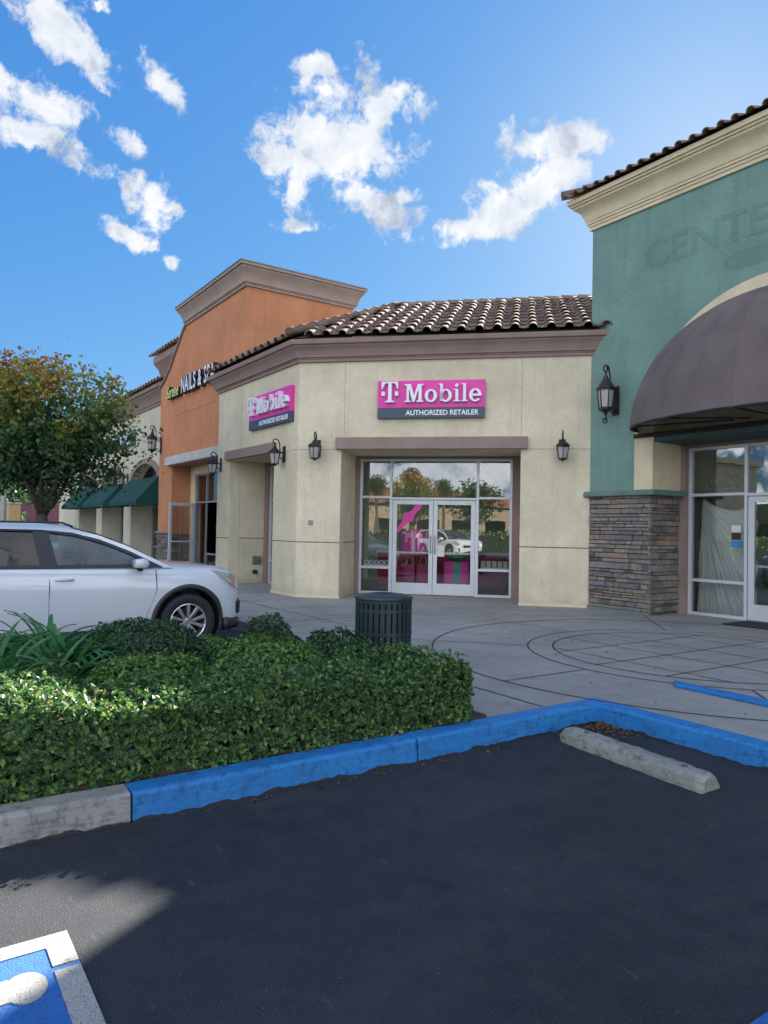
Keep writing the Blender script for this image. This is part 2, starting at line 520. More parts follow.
class MB:
    def __init__(s):
        s.v, s.f = [], []

    def add(s, vs, fs):
        n = len(s.v)
        s.v += [tuple(v) for v in vs]
        s.f += [tuple(i + n for i in f) for f in fs]
        return s

    def box(s, F, t0, t1, o0, o1, z0, z1):
        vs = [F(t, o, z) for z in (z0, z1) for t, o in ((t0, o0), (t1, o0), (t1, o1), (t0, o1))]
        return s.add(vs, [(3, 2, 1, 0), (4, 5, 6, 7), (0, 1, 5, 4), (1, 2, 6, 5), (2, 3, 7, 6), (3, 0, 4, 7)])

    def prism(s, F, outline, o0, o1, holes=()):
        """outline of (t, z) points, extruded from o0 to o1"""
        loops = [outline] + list(holes)
        tris = tessellate_polygon([[Vector((a, b_, 0)) for a, b_ in l] for l in loops])
        flat = [q for l in loops for q in l]
        n = len(flat)
        vs = [F(a, o0, z) for a, z in flat] + [F(a, o1, z) for a, z in flat]
        fs = [tuple(tr) for tr in tris] + [tuple(i + n for i in reversed(tr)) for tr in tris]
        k = 0
        for l in loops:
            m = len(l)
            for i in range(m):
                j = (i + 1) % m
                fs.append((k + i, k + j, n + k + j, n + k + i))
            k += m
        return s.add(vs, fs)

    def slab(s, outline, z0, z1):
        tris = tessellate_polygon([[Vector((a, b_, 0)) for a, b_ in outline]])
        n = len(outline)
        vs = [(a, b_, z1) for a, b_ in outline] + [(a, b_, z0) for a, b_ in outline]
        fs = [tuple(tr) for tr in tris] + [tuple(i + n for i in reversed(tr)) for tr in tris]
        fs += [(i, (i + 1) % n, n + (i + 1) % n, n + i) for i in range(n)]
        return s.add(vs, fs)

    def sweep(s, path, profile, closed_profile=True):
        """path: list of (x, y); profile: (outward offset, z); outward = right-hand side of the path direction"""
        P = [Vector(q) for q in path]
        rings = []
        for i, q in enumerate(P):
            dirs = []
            if i > 0:
                dirs.append((P[i] - P[i - 1]).normalized())
            if i < len(P) - 1:
                dirs.append((P[i + 1] - P[i]).normalized())
            nn = [Vector((d.y, -d.x)) for d in dirs]
            m = sum(nn, Vector((0, 0))).normalized()
            k = 1 / max(.3, m.dot(nn[0]))
            rings.append([(q.x + m.x * o * k, q.y + m.y * o * k, z) for o, z in profile])
        n = len(profile)
        vs = [v for r in rings for v in r]
        fs = []
        for i in range(len(rings) - 1):
            for j in range(n):
                a, b_ = i * n + j, i * n + (j + 1) % n
                fs.append((a, b_, b_ + n, a + n))
        fs.append(tuple(range(n)))
        fs.append(tuple(reversed(range(len(vs) - n, len(vs)))))
        return s.add(vs, fs)

    def tube(s, pts, r, seg=8, cap=True):
        P = [Vector(q) for q in pts]
        rs = r if hasattr(r, '__len__') else [r] * len(P)
        prev = None
        rings = []
        for i, q in enumerate(P):
            d = ((P[min(i + 1, len(P) - 1)] - P[max(i - 1, 0)])).normalized()
            if prev is None:
                a = d.orthogonal().normalized()
            else:
                a = (prev - d * prev.dot(d))
                a = a.normalized() if a.length > 1e-6 else d.orthogonal().normalized()
            prev = a
            b_ = d.cross(a)
            rings.append([q + (a * math.cos(2 * PI * k / seg) + b_ * math.sin(2 * PI * k / seg)) * rs[i] for k in range(seg)])
        vs = [v for rg in rings for v in rg]
        fs = [(i * seg + k, i * seg + (k + 1) % seg, (i + 1) * seg + (k + 1) % seg, (i + 1) * seg + k) for i in range(len(P) - 1) for k in range(seg)]
        if cap:
            fs.append(tuple(reversed(range(seg))))
            fs.append(tuple(range(len(vs) - seg, len(vs))))
        return s.add(vs, fs)

    def lathe(s, prof, seg=24, c=(0, 0, 0), axis='z', ph=0.0, cap=True):
        vs, fs = [], []
        for r, z in prof:
            for k in range(seg):
                a = 2 * PI * k / seg + ph
                q = (r * math.cos(a), r * math.sin(a), z)
                if axis == 'x':
                    q = (z, r * math.cos(a), r * math.sin(a))
                elif axis == 'y':
                    q = (r * math.cos(a), z, r * math.sin(a))
                vs.append((c[0] + q[0], c[1] + q[1], c[2] + q[2]))
        for i in range(len(prof) - 1):
            for k in range(seg):
                j = (k + 1) % seg
                fs.append((i * seg + k, i * seg + j, (i + 1) * seg + j, (i + 1) * seg + k))
        if cap and prof[0][0] > 1e-4:
            fs.append(tuple(reversed(range(seg))))
        if cap and prof[-1][0] > 1e-4:
            fs.append(tuple(range(len(vs) - seg, len(vs))))
        return s.add(vs, fs)

    def pieces(s):
        up_ = list(range(len(s.v)))

        def find(a):
            while up_[a] != a:
                up_[a] = up_[up_[a]]
                a = up_[a]
            return a
        for f in s.f:
            for k in f[1:]:
                up_[find(k)] = find(f[0])
        groups = {}
        for f in s.f:
            groups.setdefault(find(f[0]), []).append(f)
        out = []
        for fs in groups.values():
            ids = sorted({i for f in fs for i in f})
            mp = {a: b_ for b_, a in enumerate(ids)}
            q = MB()
            q.v = [s.v[i] for i in ids]
            q.f = [tuple(mp[i] for i in f) for f in fs]
            out.append(q)
        return out

    def build(s, name, mat, parent=None, smooth=False, bevel=0, local=False, norm=True):
        if name in SPLIT:
            for q in s.pieces()[:-1]:
                q._build(name, mat, parent, smooth, bevel, local, norm)
            return s.pieces()[-1]._build(name, mat, parent, smooth, bevel, local, norm)
        return s._build(name, mat, parent, smooth, bevel, local, norm)

    def _build(s, name, mat, parent=None, smooth=False, bevel=0, local=False, norm=True):
        vs = s.v
        if parent is not None and not local:
            inv = MW[parent.name].inverted()
            vs = [tuple(inv @ Vector(v)) for v in vs]
        me = bpy.data.meshes.new(name)
        me.from_pydata(vs, [], s.f)
        if norm:
            bm = bmesh.new()
            bm.from_mesh(me)
            bmesh.ops.remove_doubles(bm, verts=bm.verts, dist=1e-5)
            bmesh.ops.recalc_face_normals(bm, faces=bm.faces)
            bm.to_mesh(me)
            bm.free()
        if smooth:
            me.polygons.foreach_set('use_smooth', [True] * len(me.polygons))
        me.materials.append(mat)
        o = bpy.data.objects.new(name, me)
        COL.objects.link(o)
        if parent is not None:
            o.parent = parent
        if smooth == 'auto':
            md = o.modifiers.new('edges', 'EDGE_SPLIT')
            md.split_angle = R(35)
        if bevel:
            bv = o.modifiers.new('bevel', 'BEVEL')
            bv.width = bevel
            bv.segments = 2
            bv.limit_method = 'ANGLE'
            bv.angle_limit = R(40)
        return o


def tag(o, label=None, cat=None, group=None, kind=None):
    if label:
        o['label'] = label
    if cat:
        o['category'] = cat
    if group:
        o['group'] = group
    if kind:
        o['kind'] = kind
    return o


def thing(name, label, cat, loc=(0, 0, 0), rz=0.0, group=None):
    o = bpy.data.objects.new(name, None)
    o.empty_display_size = .2
    COL.objects.link(o)
    o.location = loc
    o.rotation_euler = (0, 0, rz)
    MW[o.name] = Matrix.Translation(loc) @ Matrix.Rotation(rz, 4, 'Z')
    return tag(o, label, cat, group)


def copy_tree(o, loc=None, rz=None, label=None):
    c = o.copy()
    COL.objects.link(c)
    if loc is not None:
        c.location = loc
    if rz is not None:
        c.rotation_euler = (0, 0, rz)
    if label:
        c['label'] = label
    for ch in list(o.children):
        d = copy_tree(ch)
        d.parent = c
    return c


def text_geo(s, size, extrude, shear=0.0, bold=0.0, align='LEFT'):
    cu = bpy.data.curves.new('txt', 'FONT')
    cu.body = s
    cu.size = size
    cu.extrude = extrude
    cu.shear = shear
    cu.offset = bold
    cu.align_x = align
    cu.resolution_u = 4
    o = bpy.data.objects.new('txt', cu)
    COL.objects.link(o)
    dg = bpy.context.evaluated_depsgraph_get()
    me = bpy.data.meshes.new_from_object(o.evaluated_get(dg))
    vs = [tuple(v.co) for v in me.vertices]
    fs = [tuple(p_.vertices) for p_ in me.polygons]
    bpy.data.objects.remove(o)
    bpy.data.meshes.remove(me)
    bpy.data.curves.remove(cu)
    return vs, fs


def put_text(mb, F, s, size, t, o, z, extrude=.004, shear=0.0, bold=0.0, sx=1.0, align='LEFT'):
    """o = plane behind the lettering; letters stand out from it by 2*extrude"""
    vs, fs = text_geo(s, size, extrude, shear, bold, align)
    mb.add([F(t + x * sx, o - extrude - zz, z + y) for x, y, zz in vs], fs)
    return (min(v[0] for v in vs) * sx, max(v[0] for v in vs) * sx)


def leaves_mesh(name, P, N, size, mat, parent=None, aspect=.55, tilt=.6, seed=1, local=False):
    """one mesh of folded leaf blades at points P facing roughly N"""
    rng = np.random.default_rng(seed)
    P = np.asarray(P, float)
    N = np.asarray(N, float) + rng.normal(0, tilt, P.shape)
    N /= np.linalg.norm(N, axis=1, keepdims=True) + 1e-9
    A = np.cross(N, rng.normal(0, 1, P.shape))
    A /= np.linalg.norm(A, axis=1, keepdims=True) + 1e-9
    B = np.cross(N, A)
    n = len(P)
    L = (size * rng.uniform(.55, 1.35, n))[:, None]
    w = L * aspect * .5
    base, tip = P - A * L * .5, P + A * L * .5
    l1, r1 = P + B * w + N * w * .35 - A * L * .05, P - B * w + N * w * .35 - A * L * .05
    V = np.stack([base, r1, tip, l1], 1).reshape(-1, 3)
    if parent is not None and not local:
        V = V - np.array(MW[parent.name].translation)
    F_ = (np.arange(n) * 4)[:, None] + np.array([[0, 1, 2, 0, 2, 3]])
    me = bpy.data.meshes.new(name)
    me.vertices.add(len(V))
    me.vertices.foreach_set('co', V.ravel().astype(np.float32))
    me.loops.add(n * 6)
    me.loops.foreach_set('vertex_index', F_.ravel().astype(np.int32))
    me.polygons.add(n * 2)
    me.polygons.foreach_set('loop_start', np.arange(0, n * 6, 3, dtype=np.int32))
    me.update(calc_edges=True)
    me.validate()
    me.materials.append(mat)
    o = bpy.data.objects.new(name, me)
    COL.objects.link(o)
    if parent is not None:
        o.parent = parent
    return o


# ------------------------------------------------------------------ ground
m = MB()
m.add([(-900, -900, 0), (900, -900, 0), (900, 900, 0), (-900, 900, 0)], [(0, 1, 2, 3)])
tag(m.build('parking_lot', M_asph, norm=False), 'dark sealed asphalt of the parking lot', kind='structure')

# raised concrete pavement along the shops
pav = [(-60, 4.25), (-8.3, 4.25), (-8.3, 3.72), (-4.05, 3.72), (-4.05, 4.96), (40, 4.96), (40, 30), (-60, 30)]
m = MB()
m.slab(pav, -.1, .15)
pavement = tag(m.build('pavement', M_conc), 'grey concrete pavement with scored circles', kind='structure')

# scored joints
m = MB()
CX, CY = -4.92, 7.85


def ring(mb, r, a0, a1, w=.028, z0=.150, z1=.154, n=72):
    for i in range(n):
        a, b_ = R(a0 + (a1 - a0) * i / n), R(a0 + (a1 - a0) * (i + 1) / n)
        q = [(CX + rr * math.cos(x), CY + rr * math.sin(x)) for rr, x in ((r - w / 2, a), (r + w / 2, a), (r + w / 2, b_), (r - w / 2, b_))]
        mb.add([(x, y, z1) for x, y in q], [(0, 1, 2, 3)])


def seg(mb, x0, y0, x1, y1, w=.016, z=.1545):
    d = Vector((x1 - x0, y1 - y0)).normalized()
    nx, ny = -d.y * w / 2, d.x * w / 2
    mb.add([(x0 + nx, y0 + ny, z), (x0 - nx, y0 - ny, z), (x1 - nx, y1 - ny, z), (x1 + nx, y1 + ny, z)], [(0, 1, 2, 3)])


ring(m, 3.12, 112, 405, .022)
ring(m, 1.97, 90, 450, .02)
ring(m, 1.67, 90, 450, .02)
for x in (-5.8, -5.05, -4.3):
    h = math.sqrt(max(0, 1.67 ** 2 - (x - CX) ** 2))
    seg(m, x, CY - h, x, CY + h)
for y in (6.62, 7.4, 8.15, 8.9):
    h = math.sqrt(max(0, 1.67 ** 2 - (y - CY) ** 2))
    seg(m, CX - h, y, CX + h, y)
for a in (180, 225, 270, 315, 0, 135):
    r1 = 3.9 if a in (180, 225, 135) else 3.12
    seg(m, CX + 1.97 * math.cos(R(a)), CY + 1.97 * math.sin(R(a)), CX + r1 * math.cos(R(a)), CY + r1 * math.sin(R(a)), z=.1575)
seg(m, -8.3, 5.3, -7.3, 5.3)
for x in (-9.6, -11.1, -12.6, -14.1, -15.6, -17.1, -18.6):
    seg(m, x, 4.25, x, 6.6 if x > -13.3 else 6.6)
for y in (5.4,):
    seg(m, -30, y, -8.3, y, z=.1605)
for x in (-7.6, -6.1):
    seg(m, x, 3.75, x, 5.4 if x < -7 else 4.95, z=.157)
seg(m, -4.05, 4.32, -5.1, 4.32)
seg(m, -9.6, 6.5, -11.6, 8.4)
seg(m, -2.2, 4.96, -2.2, 6.05)
seg(m, -8.0, 9.3, -10.7, 6.6, z=.158)
seg(m, -9.9, 5.4, -9.9, 7.2, z=.159)
tag(m.build('pavement_joints', M_pjoint, norm=False), 'dark scored joints and circles in the pavement', kind='structure')


def arc_pts(cx, cy, r, a0, a1, n):
    return [(cx + r * math.cos(R(a0 + (a1 - a0) * i / n)), cy + r * math.sin(R(a0 + (a1 - a0) * i / n))) for i in range(n + 1)]


def curb(name, path, mat, label, w=.155, h=.152, parent=None):
    mb = MB()
    prof = [(0, -.06), (.012, -.06), (.004, h - .02), (-.012, h), (-w, h), (-w, -.06)]
    # outward = asphalt side
    prof = [(.016, -.06), (.016, .0), (.004, h - .022), (-.004, h - .006), (-.022, h), (-w, h), (-w, -.06)]
    P = [Vector(q) for q in path]
    out = [P[0]]
    rng = random.Random(len(path))
    for a, b_ in zip(P, P[1:]):
        k = max(1, int((b_ - a).length / .35))
        for i in range(1, k + 1):
            out.append(a.lerp(b_, i / k))
    mb.sweep([tuple(q) for q in out], prof)
    o = mb.build(name, mat, parent, bevel=.006)
    return o


# painted curb runs from the island to the ramp; the asphalt is on the +X / -Y side
# path direction chosen so that the right-hand side is the asphalt
curb_root = thing('blue_curb', 'blue painted concrete curb bordering the asphalt stall', 'curb', (-3.88, 4.8, 0))
curb('curb_section', [(-3.853, 1.07), (-3.870, 2.93)], M_blue, '', parent=curb_root)
curb('curb_section', [(-3.870, 2.942), (-3.90, 4.80), (-2.32, 4.81)], M_blue, '', parent=curb_root)
curb('curb_section', [(-2.308, 4.81), (3.5, 4.83)], M_blue, '', parent=curb_root)
grey = arc_pts(-4.95, .55, 1.08, -90, -2, 9) + [(-3.853, 1.06)]
cr = curb('grey_curb', [(-8.0, -.53)] + grey, M_curb, '')
tag(cr, 'unpainted grey concrete curb curving round the planter end', 'curb')

m = MB()
m.slab([(-4.06, 6.07), (-3.95, 5.93), (-2.9, 5.92), (2.5, 5.92), (2.5, 6.07)], .15, .185)
tag(m.build('ramp_edge_curb', M_blue, bevel=.008), 'low blue painted ramp edge strip on the pavement', 'curb')

# planter soil
m = MB()
m.slab([(-8.2, -.3), (-4.9, -.3), (-4.25, .1), (-4.04, .6), (-4.04, 3.71), (-8.2, 3.71)], -.05, .17)
tag(m.build('planter_soil', M_soil), 'bare soil of the planter', kind='structure')
m = MB()
m.sweep([(-8.2, 3.75), (-8.2, -.4)], [(.15, -.05), (.15, .15), (0, .16), (-.001, -.05)])
tag(m.build('planter_side_curb', M_curb), 'grey concrete curb beside the white car', 'curb')

# wheel stop
ws = MB()
prof = [(-.090, 0), (.090, 0), (.088, .02), (.080, .045), (.068, .075), (.050, .092), (.025, .099), (-.025, .099), (-.050, .092), (-.068, .075), (-.080, .045), (-.088, .02)]
x0, x1, yc = -3.70, -2.50, 4.20
nseg = 46
rng = random.Random(3)
vs, fs = [], []
for i in range(nseg + 1):
    x = x0 + (x1 - x0) * i / nseg
    y0 = yc + (.02 if True else 0) - .09 * i / nseg
    for k, (a, b_) in enumerate(prof):
        e = 1 - .16 * max(0, 1 - min(i, nseg - i) / 1.5)
        j = .004 * math.sin(i * .5 + k * 1.7) + .0025 * math.sin(i * 1.3 - k * 2.1) + rng.uniform(-.002, .002)
        vs.append((x + (rng.uniform(-.006, .006) if i in (0, nseg) else 0), y0 + a * e * 1.2 + j, b_ * e + j * .4 if b_ > 0 else -.02))
K_ = len(prof)
for i in range(nseg):
    for k in range(K_):
        j = (k + 1) % K_
        fs.append((i * K_ + k, i * K_ + j, (i + 1) * K_ + j, (i + 1) * K_ + k))
fs += [tuple(range(K_)), tuple(range(len(vs) - K_, len(vs)))]
ws.add(vs, fs)
wr = thing('wheel_stop', 'weathered grey concrete wheel stop lying on the asphalt', 'wheel stop', (-3.1, 4.15, 0))
ws.build('concrete_bar', M_stop, wr, smooth='auto')
m = MB()
for x in (-3.50, -2.68):
    m.lathe([(.02, .085), (.02, .107), (.0, .109)], 10, (x, yc - .012 - .09 * (x - x0) / (x1 - x0) + .02, 0))
m.build('anchor_pin', M_joint, wr)

# accessible stall symbol painted on the asphalt, and the next stall's blue marking
pm = thing('painted_stall_symbol', 'blue square with white border and wheelchair symbol painted on asphalt', 'pavement marking', (-2.4, 0, 0))
X0, X1, Y0, Y1 = -2.945, -1.72, -.66, .585
m = MB()
m.box(ID, X0, X1, Y0, Y1, .002, .004)
m.build('blue_field', M_bluem, pm)
m = MB()
bw = .085
# border in stencilled pieces with small bridges left in the paint
m.box(ID, X0, X0 + .215, Y1 - bw, Y1, .004, .0075)
m.box(ID, X0 + .245, X1 - .245, Y1 - bw, Y1, .004, .0075)
m.box(ID, X1 - .215, X1, Y1 - bw, Y1, .004, .0075)
m.box(ID, X0, X0 + bw, Y0 + .245, Y1 - bw - .001, .004, .0075)
m.box(ID, X1 - bw, X1, Y0 + .245, Y1 - bw - .001, .004, .0075)
m.box(ID, X0, X0 + bw, Y0, Y0 + .215, .004, .0075)
m.box(ID, X1 - bw, X1, Y0, Y0 + .215, .004, .0075)
m.box(ID, X0 + bw + .03, X1 - bw - .03, Y0, Y0 + bw, .004, .0075)
m.build('white_border', M_white_paint, pm)
m = MB()
# wheelchair figure: head, body, wheel
hd = [(-2.655 + .088 * math.cos(a), .405 + .066 * math.sin(a)) for a in [2 * PI * i / 20 for i in range(20)]]
m.slab(hd, .004, .0078)
m.slab([(-2.73, .36), (-2.60, .36), (-2.60, -.06), (-2.30, -.06), (-2.22, -.33), (-2.13, -.31), (-2.17, -.45), (-2.30, -.43), (-2.36, -.15), (-2.70, -.15)][::1], .004, .0077)
m.slab([(-2.64, .16), (-2.40, .16), (-2.40, .09), (-2.63, .09)], .004, .0079)
wheel_o = [(-2.55 + .27 * math.cos(a), -.22 + .27 * math.sin(a)) for a in [R(100 + 250 * i / 24) for i in range(25)]]
wheel_i = [(-2.55 + .20 * math.cos(a), -.22 + .20 * math.sin(a)) for a in [R(350 - 250 * i / 24) for i in range(25)]]
m.slab(wheel_o + wheel_i, .004, .0076)
m.build('wheelchair_symbol', M_white_paint, pm)
m = MB()
m.box(ID, -1.245, -.2, 2.47, 2.60, .003, .006)
m.box(ID, -1.245, -1.145, 1.2, 2.469, .003, .0062)
tag(m.build('painted_stall_line', M_bluem), 'blue painted stall line at the right edge of the asphalt', 'pavement marking')

# ------------------------------------------------------------------ building helpers
BX = Fr(0, 6.66)            # cream front, left part
DG = Fr(-13.84 * S2, 13.84 * S2, PI / 4)   # diagonal front
TL = Fr(0, 10.67)           # teal front
OR = Fr(0, 7.10)            # orange front
FL = Fr(0, 7.40)            # far left front


def frame_unit(parent, F, t0, t1, o, z0, z1, mull, rails, mat=M_alu, w=.05, d=.1, panes=True, gl=M_glass, skip=()):
    """storefront window: a grid frame with glass panes. mull = inner upright positions; rails = {bay index: [z..]}"""
    fr = MB()
    xs = [t0] + list(mull) + [t1]
    for x in xs:
        a = x if x == t0 else (x - w if x == t1 else x - w / 2)
        fr.box(F, a, a + w, o, o + d, z0, z1)
    for i in range(len(xs) - 1):
        a = xs[i] + (w if i == 0 else w / 2)
        b_ = xs[i + 1] - (w if i == len(xs) - 2 else w / 2)
        if i in skip:
            zs = [z for z in rails.get(i, []) if z > z0 + 1.5]
            fr.box(F, a, b_, o + .002, o + d - .002, z1 - w, z1)
            for z in zs:
                fr.box(F, a, b_, o + .002, o + d - .002, z - w / 2, z + w / 2)
            lim = zs + [z1 - w]
            if panes and zs:
                g = MB()
                g.box(F, a, b_, o + d * .45, o + d * .45 + .008, zs[0] + w / 2, z1 - w)
                g.build('window_pane', gl, parent)
            continue
        zs = [z0 + w] + [z for z in rails.get(i, [])] + [z1 - w]
        fr.box(F, a, b_, o + .002, o + d - .002, z0, z0 + w)
        fr.box(F, a, b_, o + .002, o + d - .002, z1 - w, z1)
        for z in rails.get(i, []):
            fr.box(F, a, b_, o + .002, o + d - .002, z - w / 2, z + w / 2)
        if panes:
            for k in range(len(zs) - 1):
                za = zs[k] + (w / 2 if 0 < k else 0)
                zb = zs[k + 1] - (w / 2 if k < len(zs) - 2 else 0)
                g = MB()
                g.box(F, a, b_, o + d * .45, o + d * .45 + .008, za, zb)
                g.build('window_pane', gl, parent)
    return fr.build('storefront_frame', mat, parent, bevel=.003)


def door_leaf(parent, F, t0, t1, o, z0, z1, hinge='L', mat=M_alu, gl=M_glass, stile=.085, bot=.24, top=.09, bar=True):
    d = MB()
    D0, D1 = o + .012, o + .062
    d.box(F, t0, t0 + stile, D0, D1, z0, z1)
    d.box(F, t1 - stile, t1, D0, D1, z0, z1)
    d.box(F, t0 + stile, t1 - stile, D0 + .002, D1 - .002, z0, z0 + bot)
    d.box(F, t0 + stile, t1 - stile, D0 + .002, D1 - .002, z1 - top, z1)
    dr = d.build('door', mat, parent, bevel=.003)
    dr_w = MW[parent.name]
    MW[dr.name] = dr_w
    g = MB()
    g.box(F, t0 + stile, t1 - stile, D0 + .02, D0 + .028, z0 + bot, z1 - top)
    g.build('glass', gl, dr)
    h = MB()
    hx = t1 - stile / 2 if hinge == 'L' else t0 + stile / 2
    h.tube([F(hx, D0, z0 + .87), F(hx, D0 - .06, z0 + .90), F(hx, D0 - .06, z0 + 1.22), F(hx, D0, z0 + 1.25)], .011)
    h.build('handle', M_alud, dr, smooth=True)
    if bar:
        b2 = MB()
        b2.box(F, t0 + stile, t1 - stile, D1 - .004, D1 + .05, z0 + .86, z0 + .90)
        b2.build('push_bar', mat, dr)
    return dr


def tile_roof(mb, A, B, inward, z0, slope, rows, pitch=.33, rowlen=.44, inside=None, rmin=0, kk=1.0):
    """barrel tiles from eave A->B (xy) climbing along inward (unit xy)"""
    A, B, N = Vector(A), Vector(B), Vector(inward)
    d = (B - A)
    L = d.length
    d.normalize()
    n = int(L / pitch)
    cs, sn = math.cos(slope), math.sin(slope)
    up = Vector((N.x * cs, N.y * cs, sn))
    nor = Vector((-N.x * sn, -N.y * sn, cs))
    rng = random.Random(int(L * 100))
    d3 = Vector((d.x, d.y, 0))
    for r in range(rmin, rows):
        for i in range(n + 1):
            c = A + d * (i * pitch + pitch / 2)
            base = Vector((c.x, c.y, z0)) + up * (r * rowlen) + d3 * rng.uniform(-.008, .008)
            mid = base + up * rowlen / 2
            if inside and not inside(mid.x, mid.y):
                continue
            l = rowlen + .06
            rot = rng.uniform(-.025, .025)
            lift = rng.uniform(.0, .012)
            K = 8
            ra, rb = .100 * kk, .086 * kk
            vs, fs = [], []
            for e, (s_, rad, hh) in enumerate(((-.02, ra, (.034 + lift) * kk), (l, rb, .006))):
                for th, off in ((0, 0.0), (1, -.016)):
                    for k in range(K + 1):
                        a = PI * k / K
                        rr = rad + off
                        vs.append(base + up * s_ + d3 * (math.cos(a) * rr + rot * s_) + nor * (math.sin(a) * rr * .95 + hh))
            m_ = K + 1
            for k in range(K):
                fs += [(k, k + 1, 2 * m_ + k + 1, 2 * m_ + k), (m_ + k, 3 * m_ + k, 3 * m_ + k + 1, m_ + k + 1), (k, m_ + k, m_ + k + 1, k + 1)]
            mb.add(vs, fs)
            # pan tile between two barrels
            vs, fs = [], []
            for s_, hh in ((-.0, .022), (l, .0)):
                for k in range(5):
                    a = PI * k / 4
                    vs.append(base + d3 * (pitch / 2 + math.cos(a) * .085 * kk) + up * s_ + nor * (.06 - math.sin(a) * .05 + hh) * kk)
            for k in range(4):
                fs.append((k, k + 1, 5 + k + 1, 5 + k))
            mb.add(vs, fs)


def tile_line(mb, P0, P1, n=None, r=.11):
    P0, P1 = Vector(P0), Vector(P1)
    L = (P1 - P0).length
    n = n or int(L / .38)
    d = (P1 - P0) / n
    for i in range(n):
        a, b_ = P0 + d * i, P0 + d * (i + 1.12)
        side = d.normalized().cross(Vector((0, 0, 1))).normalized()
        up = side.cross(d.normalized())
        vs, fs = [], []
        for q, rad, h in ((a, r * 1.08, .02), (b_, r * .92, 0)):
            for k in range(9):
                t_ = PI * k / 8
                vs.append(q + side * math.cos(t_) * rad + up * (math.sin(t_) * rad + h))
        for k in range(8):
            fs.append((k, k + 1, 9 + k + 1, 9 + k))
        fs.append(tuple(range(9)))
        mb.add(vs, fs)


def stone_face(mb, F, t0, t1, o, z0, z1, seed=1, outw=-1):
    """ledge stones set on the face at depth o, proud outwards (negative o)"""
    rng = random.Random(seed)
    z = z0
    while z < z1 - .01:
        h = min(rng.choice((.045, .06, .075, .095, .12)), z1 - z)
        t = t0 + rng.uniform(0, .03) * 0
        while t < t1 - .005:
            l = min(rng.uniform(.10, .46), t1 - t)
            if t1 - t - l < .06:
                l = t1 - t
            pr = rng.uniform(.015, .05)
            g = .0035
            a, b_, c_, d_ = t + g, t + l - g, z + g, z + h - g
            q = [F(a, o, c_), F(b_, o, c_), F(b_, o, d_), F(a, o, d_)]
            j = lambda: rng.uniform(-.004, .004)
            e = .005
            q += [F(a + e + j(), o - pr + j(), c_ + e + j() * .5), F(b_ - e + j(), o - pr + j(), c_ + e), F(b_ - e, o - pr + j(), d_ - e + j() * .5), F(a + e, o - pr + j(), d_ - e)]
            mb.add(q, [(4, 5, 6, 7), (0, 1, 5, 4), (1, 2, 6, 5), (2, 3, 7, 6), (3, 0, 4, 7)])
            t += l
        z += h


# ------------------------------------------------------------------ the cream corner shop
shop = thing('corner_shop_building', 'cream stucco corner shop with mauve cornice and tiled roof', 'building', (-12.9, 6.66, 0))
WL, WC = (-17.22, 6.66), (-12.897, 6.66)
tC = (WC[0] + WC[1]) * S2    # start of the diagonal wall along t
tC = -4.41
tE = 1.30
ZT = 4.9
G = .145
# walls
m = MB()
m.prism(BX, [(-17.22, G), (-16.45, G), (-16.45, 3.12), (-14.0, 3.12), (-14.0, G), (-12.905, G), (-12.905, ZT), (-17.22, ZT)], 0, .28)
m.build('front_wall', M_cream, shop, bevel=.012)
m = MB()
m.prism(DG, [(tC + .002, G), (-3.52, G), (-3.52, 3.10), (-.02, 3.10), (-.02, G), (tE, G), (tE, ZT), (tC + .002, ZT)], 0, .28)
m.build('diagonal_wall', M_cream, shop, bevel=.006)
# reveals and soffits
m = MB()
m.box(BX, -16.72, -16.452, .28, 1.02, G, 3.12)
m.box(BX, -13.998, -13.75, .28, 1.02, G, 3.12)
m.box(BX, -16.7, -13.8, .28, 1.2, 3.122, 3.3)
m.box(DG, -3.77, -3.522, .28, 1.62, G, 3.10)
m.box(DG, -.018, .23, .28, 1.62, G, 3.10)
m.box(DG, -3.75, .2, .28, 1.9, 3.102, 3.3)
m.build('recess_wall', M_cream, shop)
# mauve jambs beside the storefront
m = MB()
m.box(DG, -3.520, -3.425, 1.30, 1.5, G, 3.098)
m.box(DG, -.180, -.020, 1.30, 1.5, G, 3.098)
m.box(DG, -3.42, -.185, 1.33, 1.5, 3.045, 3.098)
m.box(BX, -16.45, -16.3, .93, 1.1, G, 3.118)
m.box(BX, -14.12, -14.0, .93, 1.1, G, 3.118)
m.box(BX, -16.299, -14.121, .95, 1.1, 3.045, 3.118)
m.build('jamb', M_mauve, shop)
# lintel beams
m = MB()
m.box(DG, -3.62, .11, -.10, .27, 3.101, 3.335)
m.build('lintel', M_mauve, shop, bevel=.01)
m = MB()
m.box(BX, -16.55, -13.88, -.10, .27, 3.121, 3.335)
m.build('lintel', M_mauve, shop, bevel=.01)
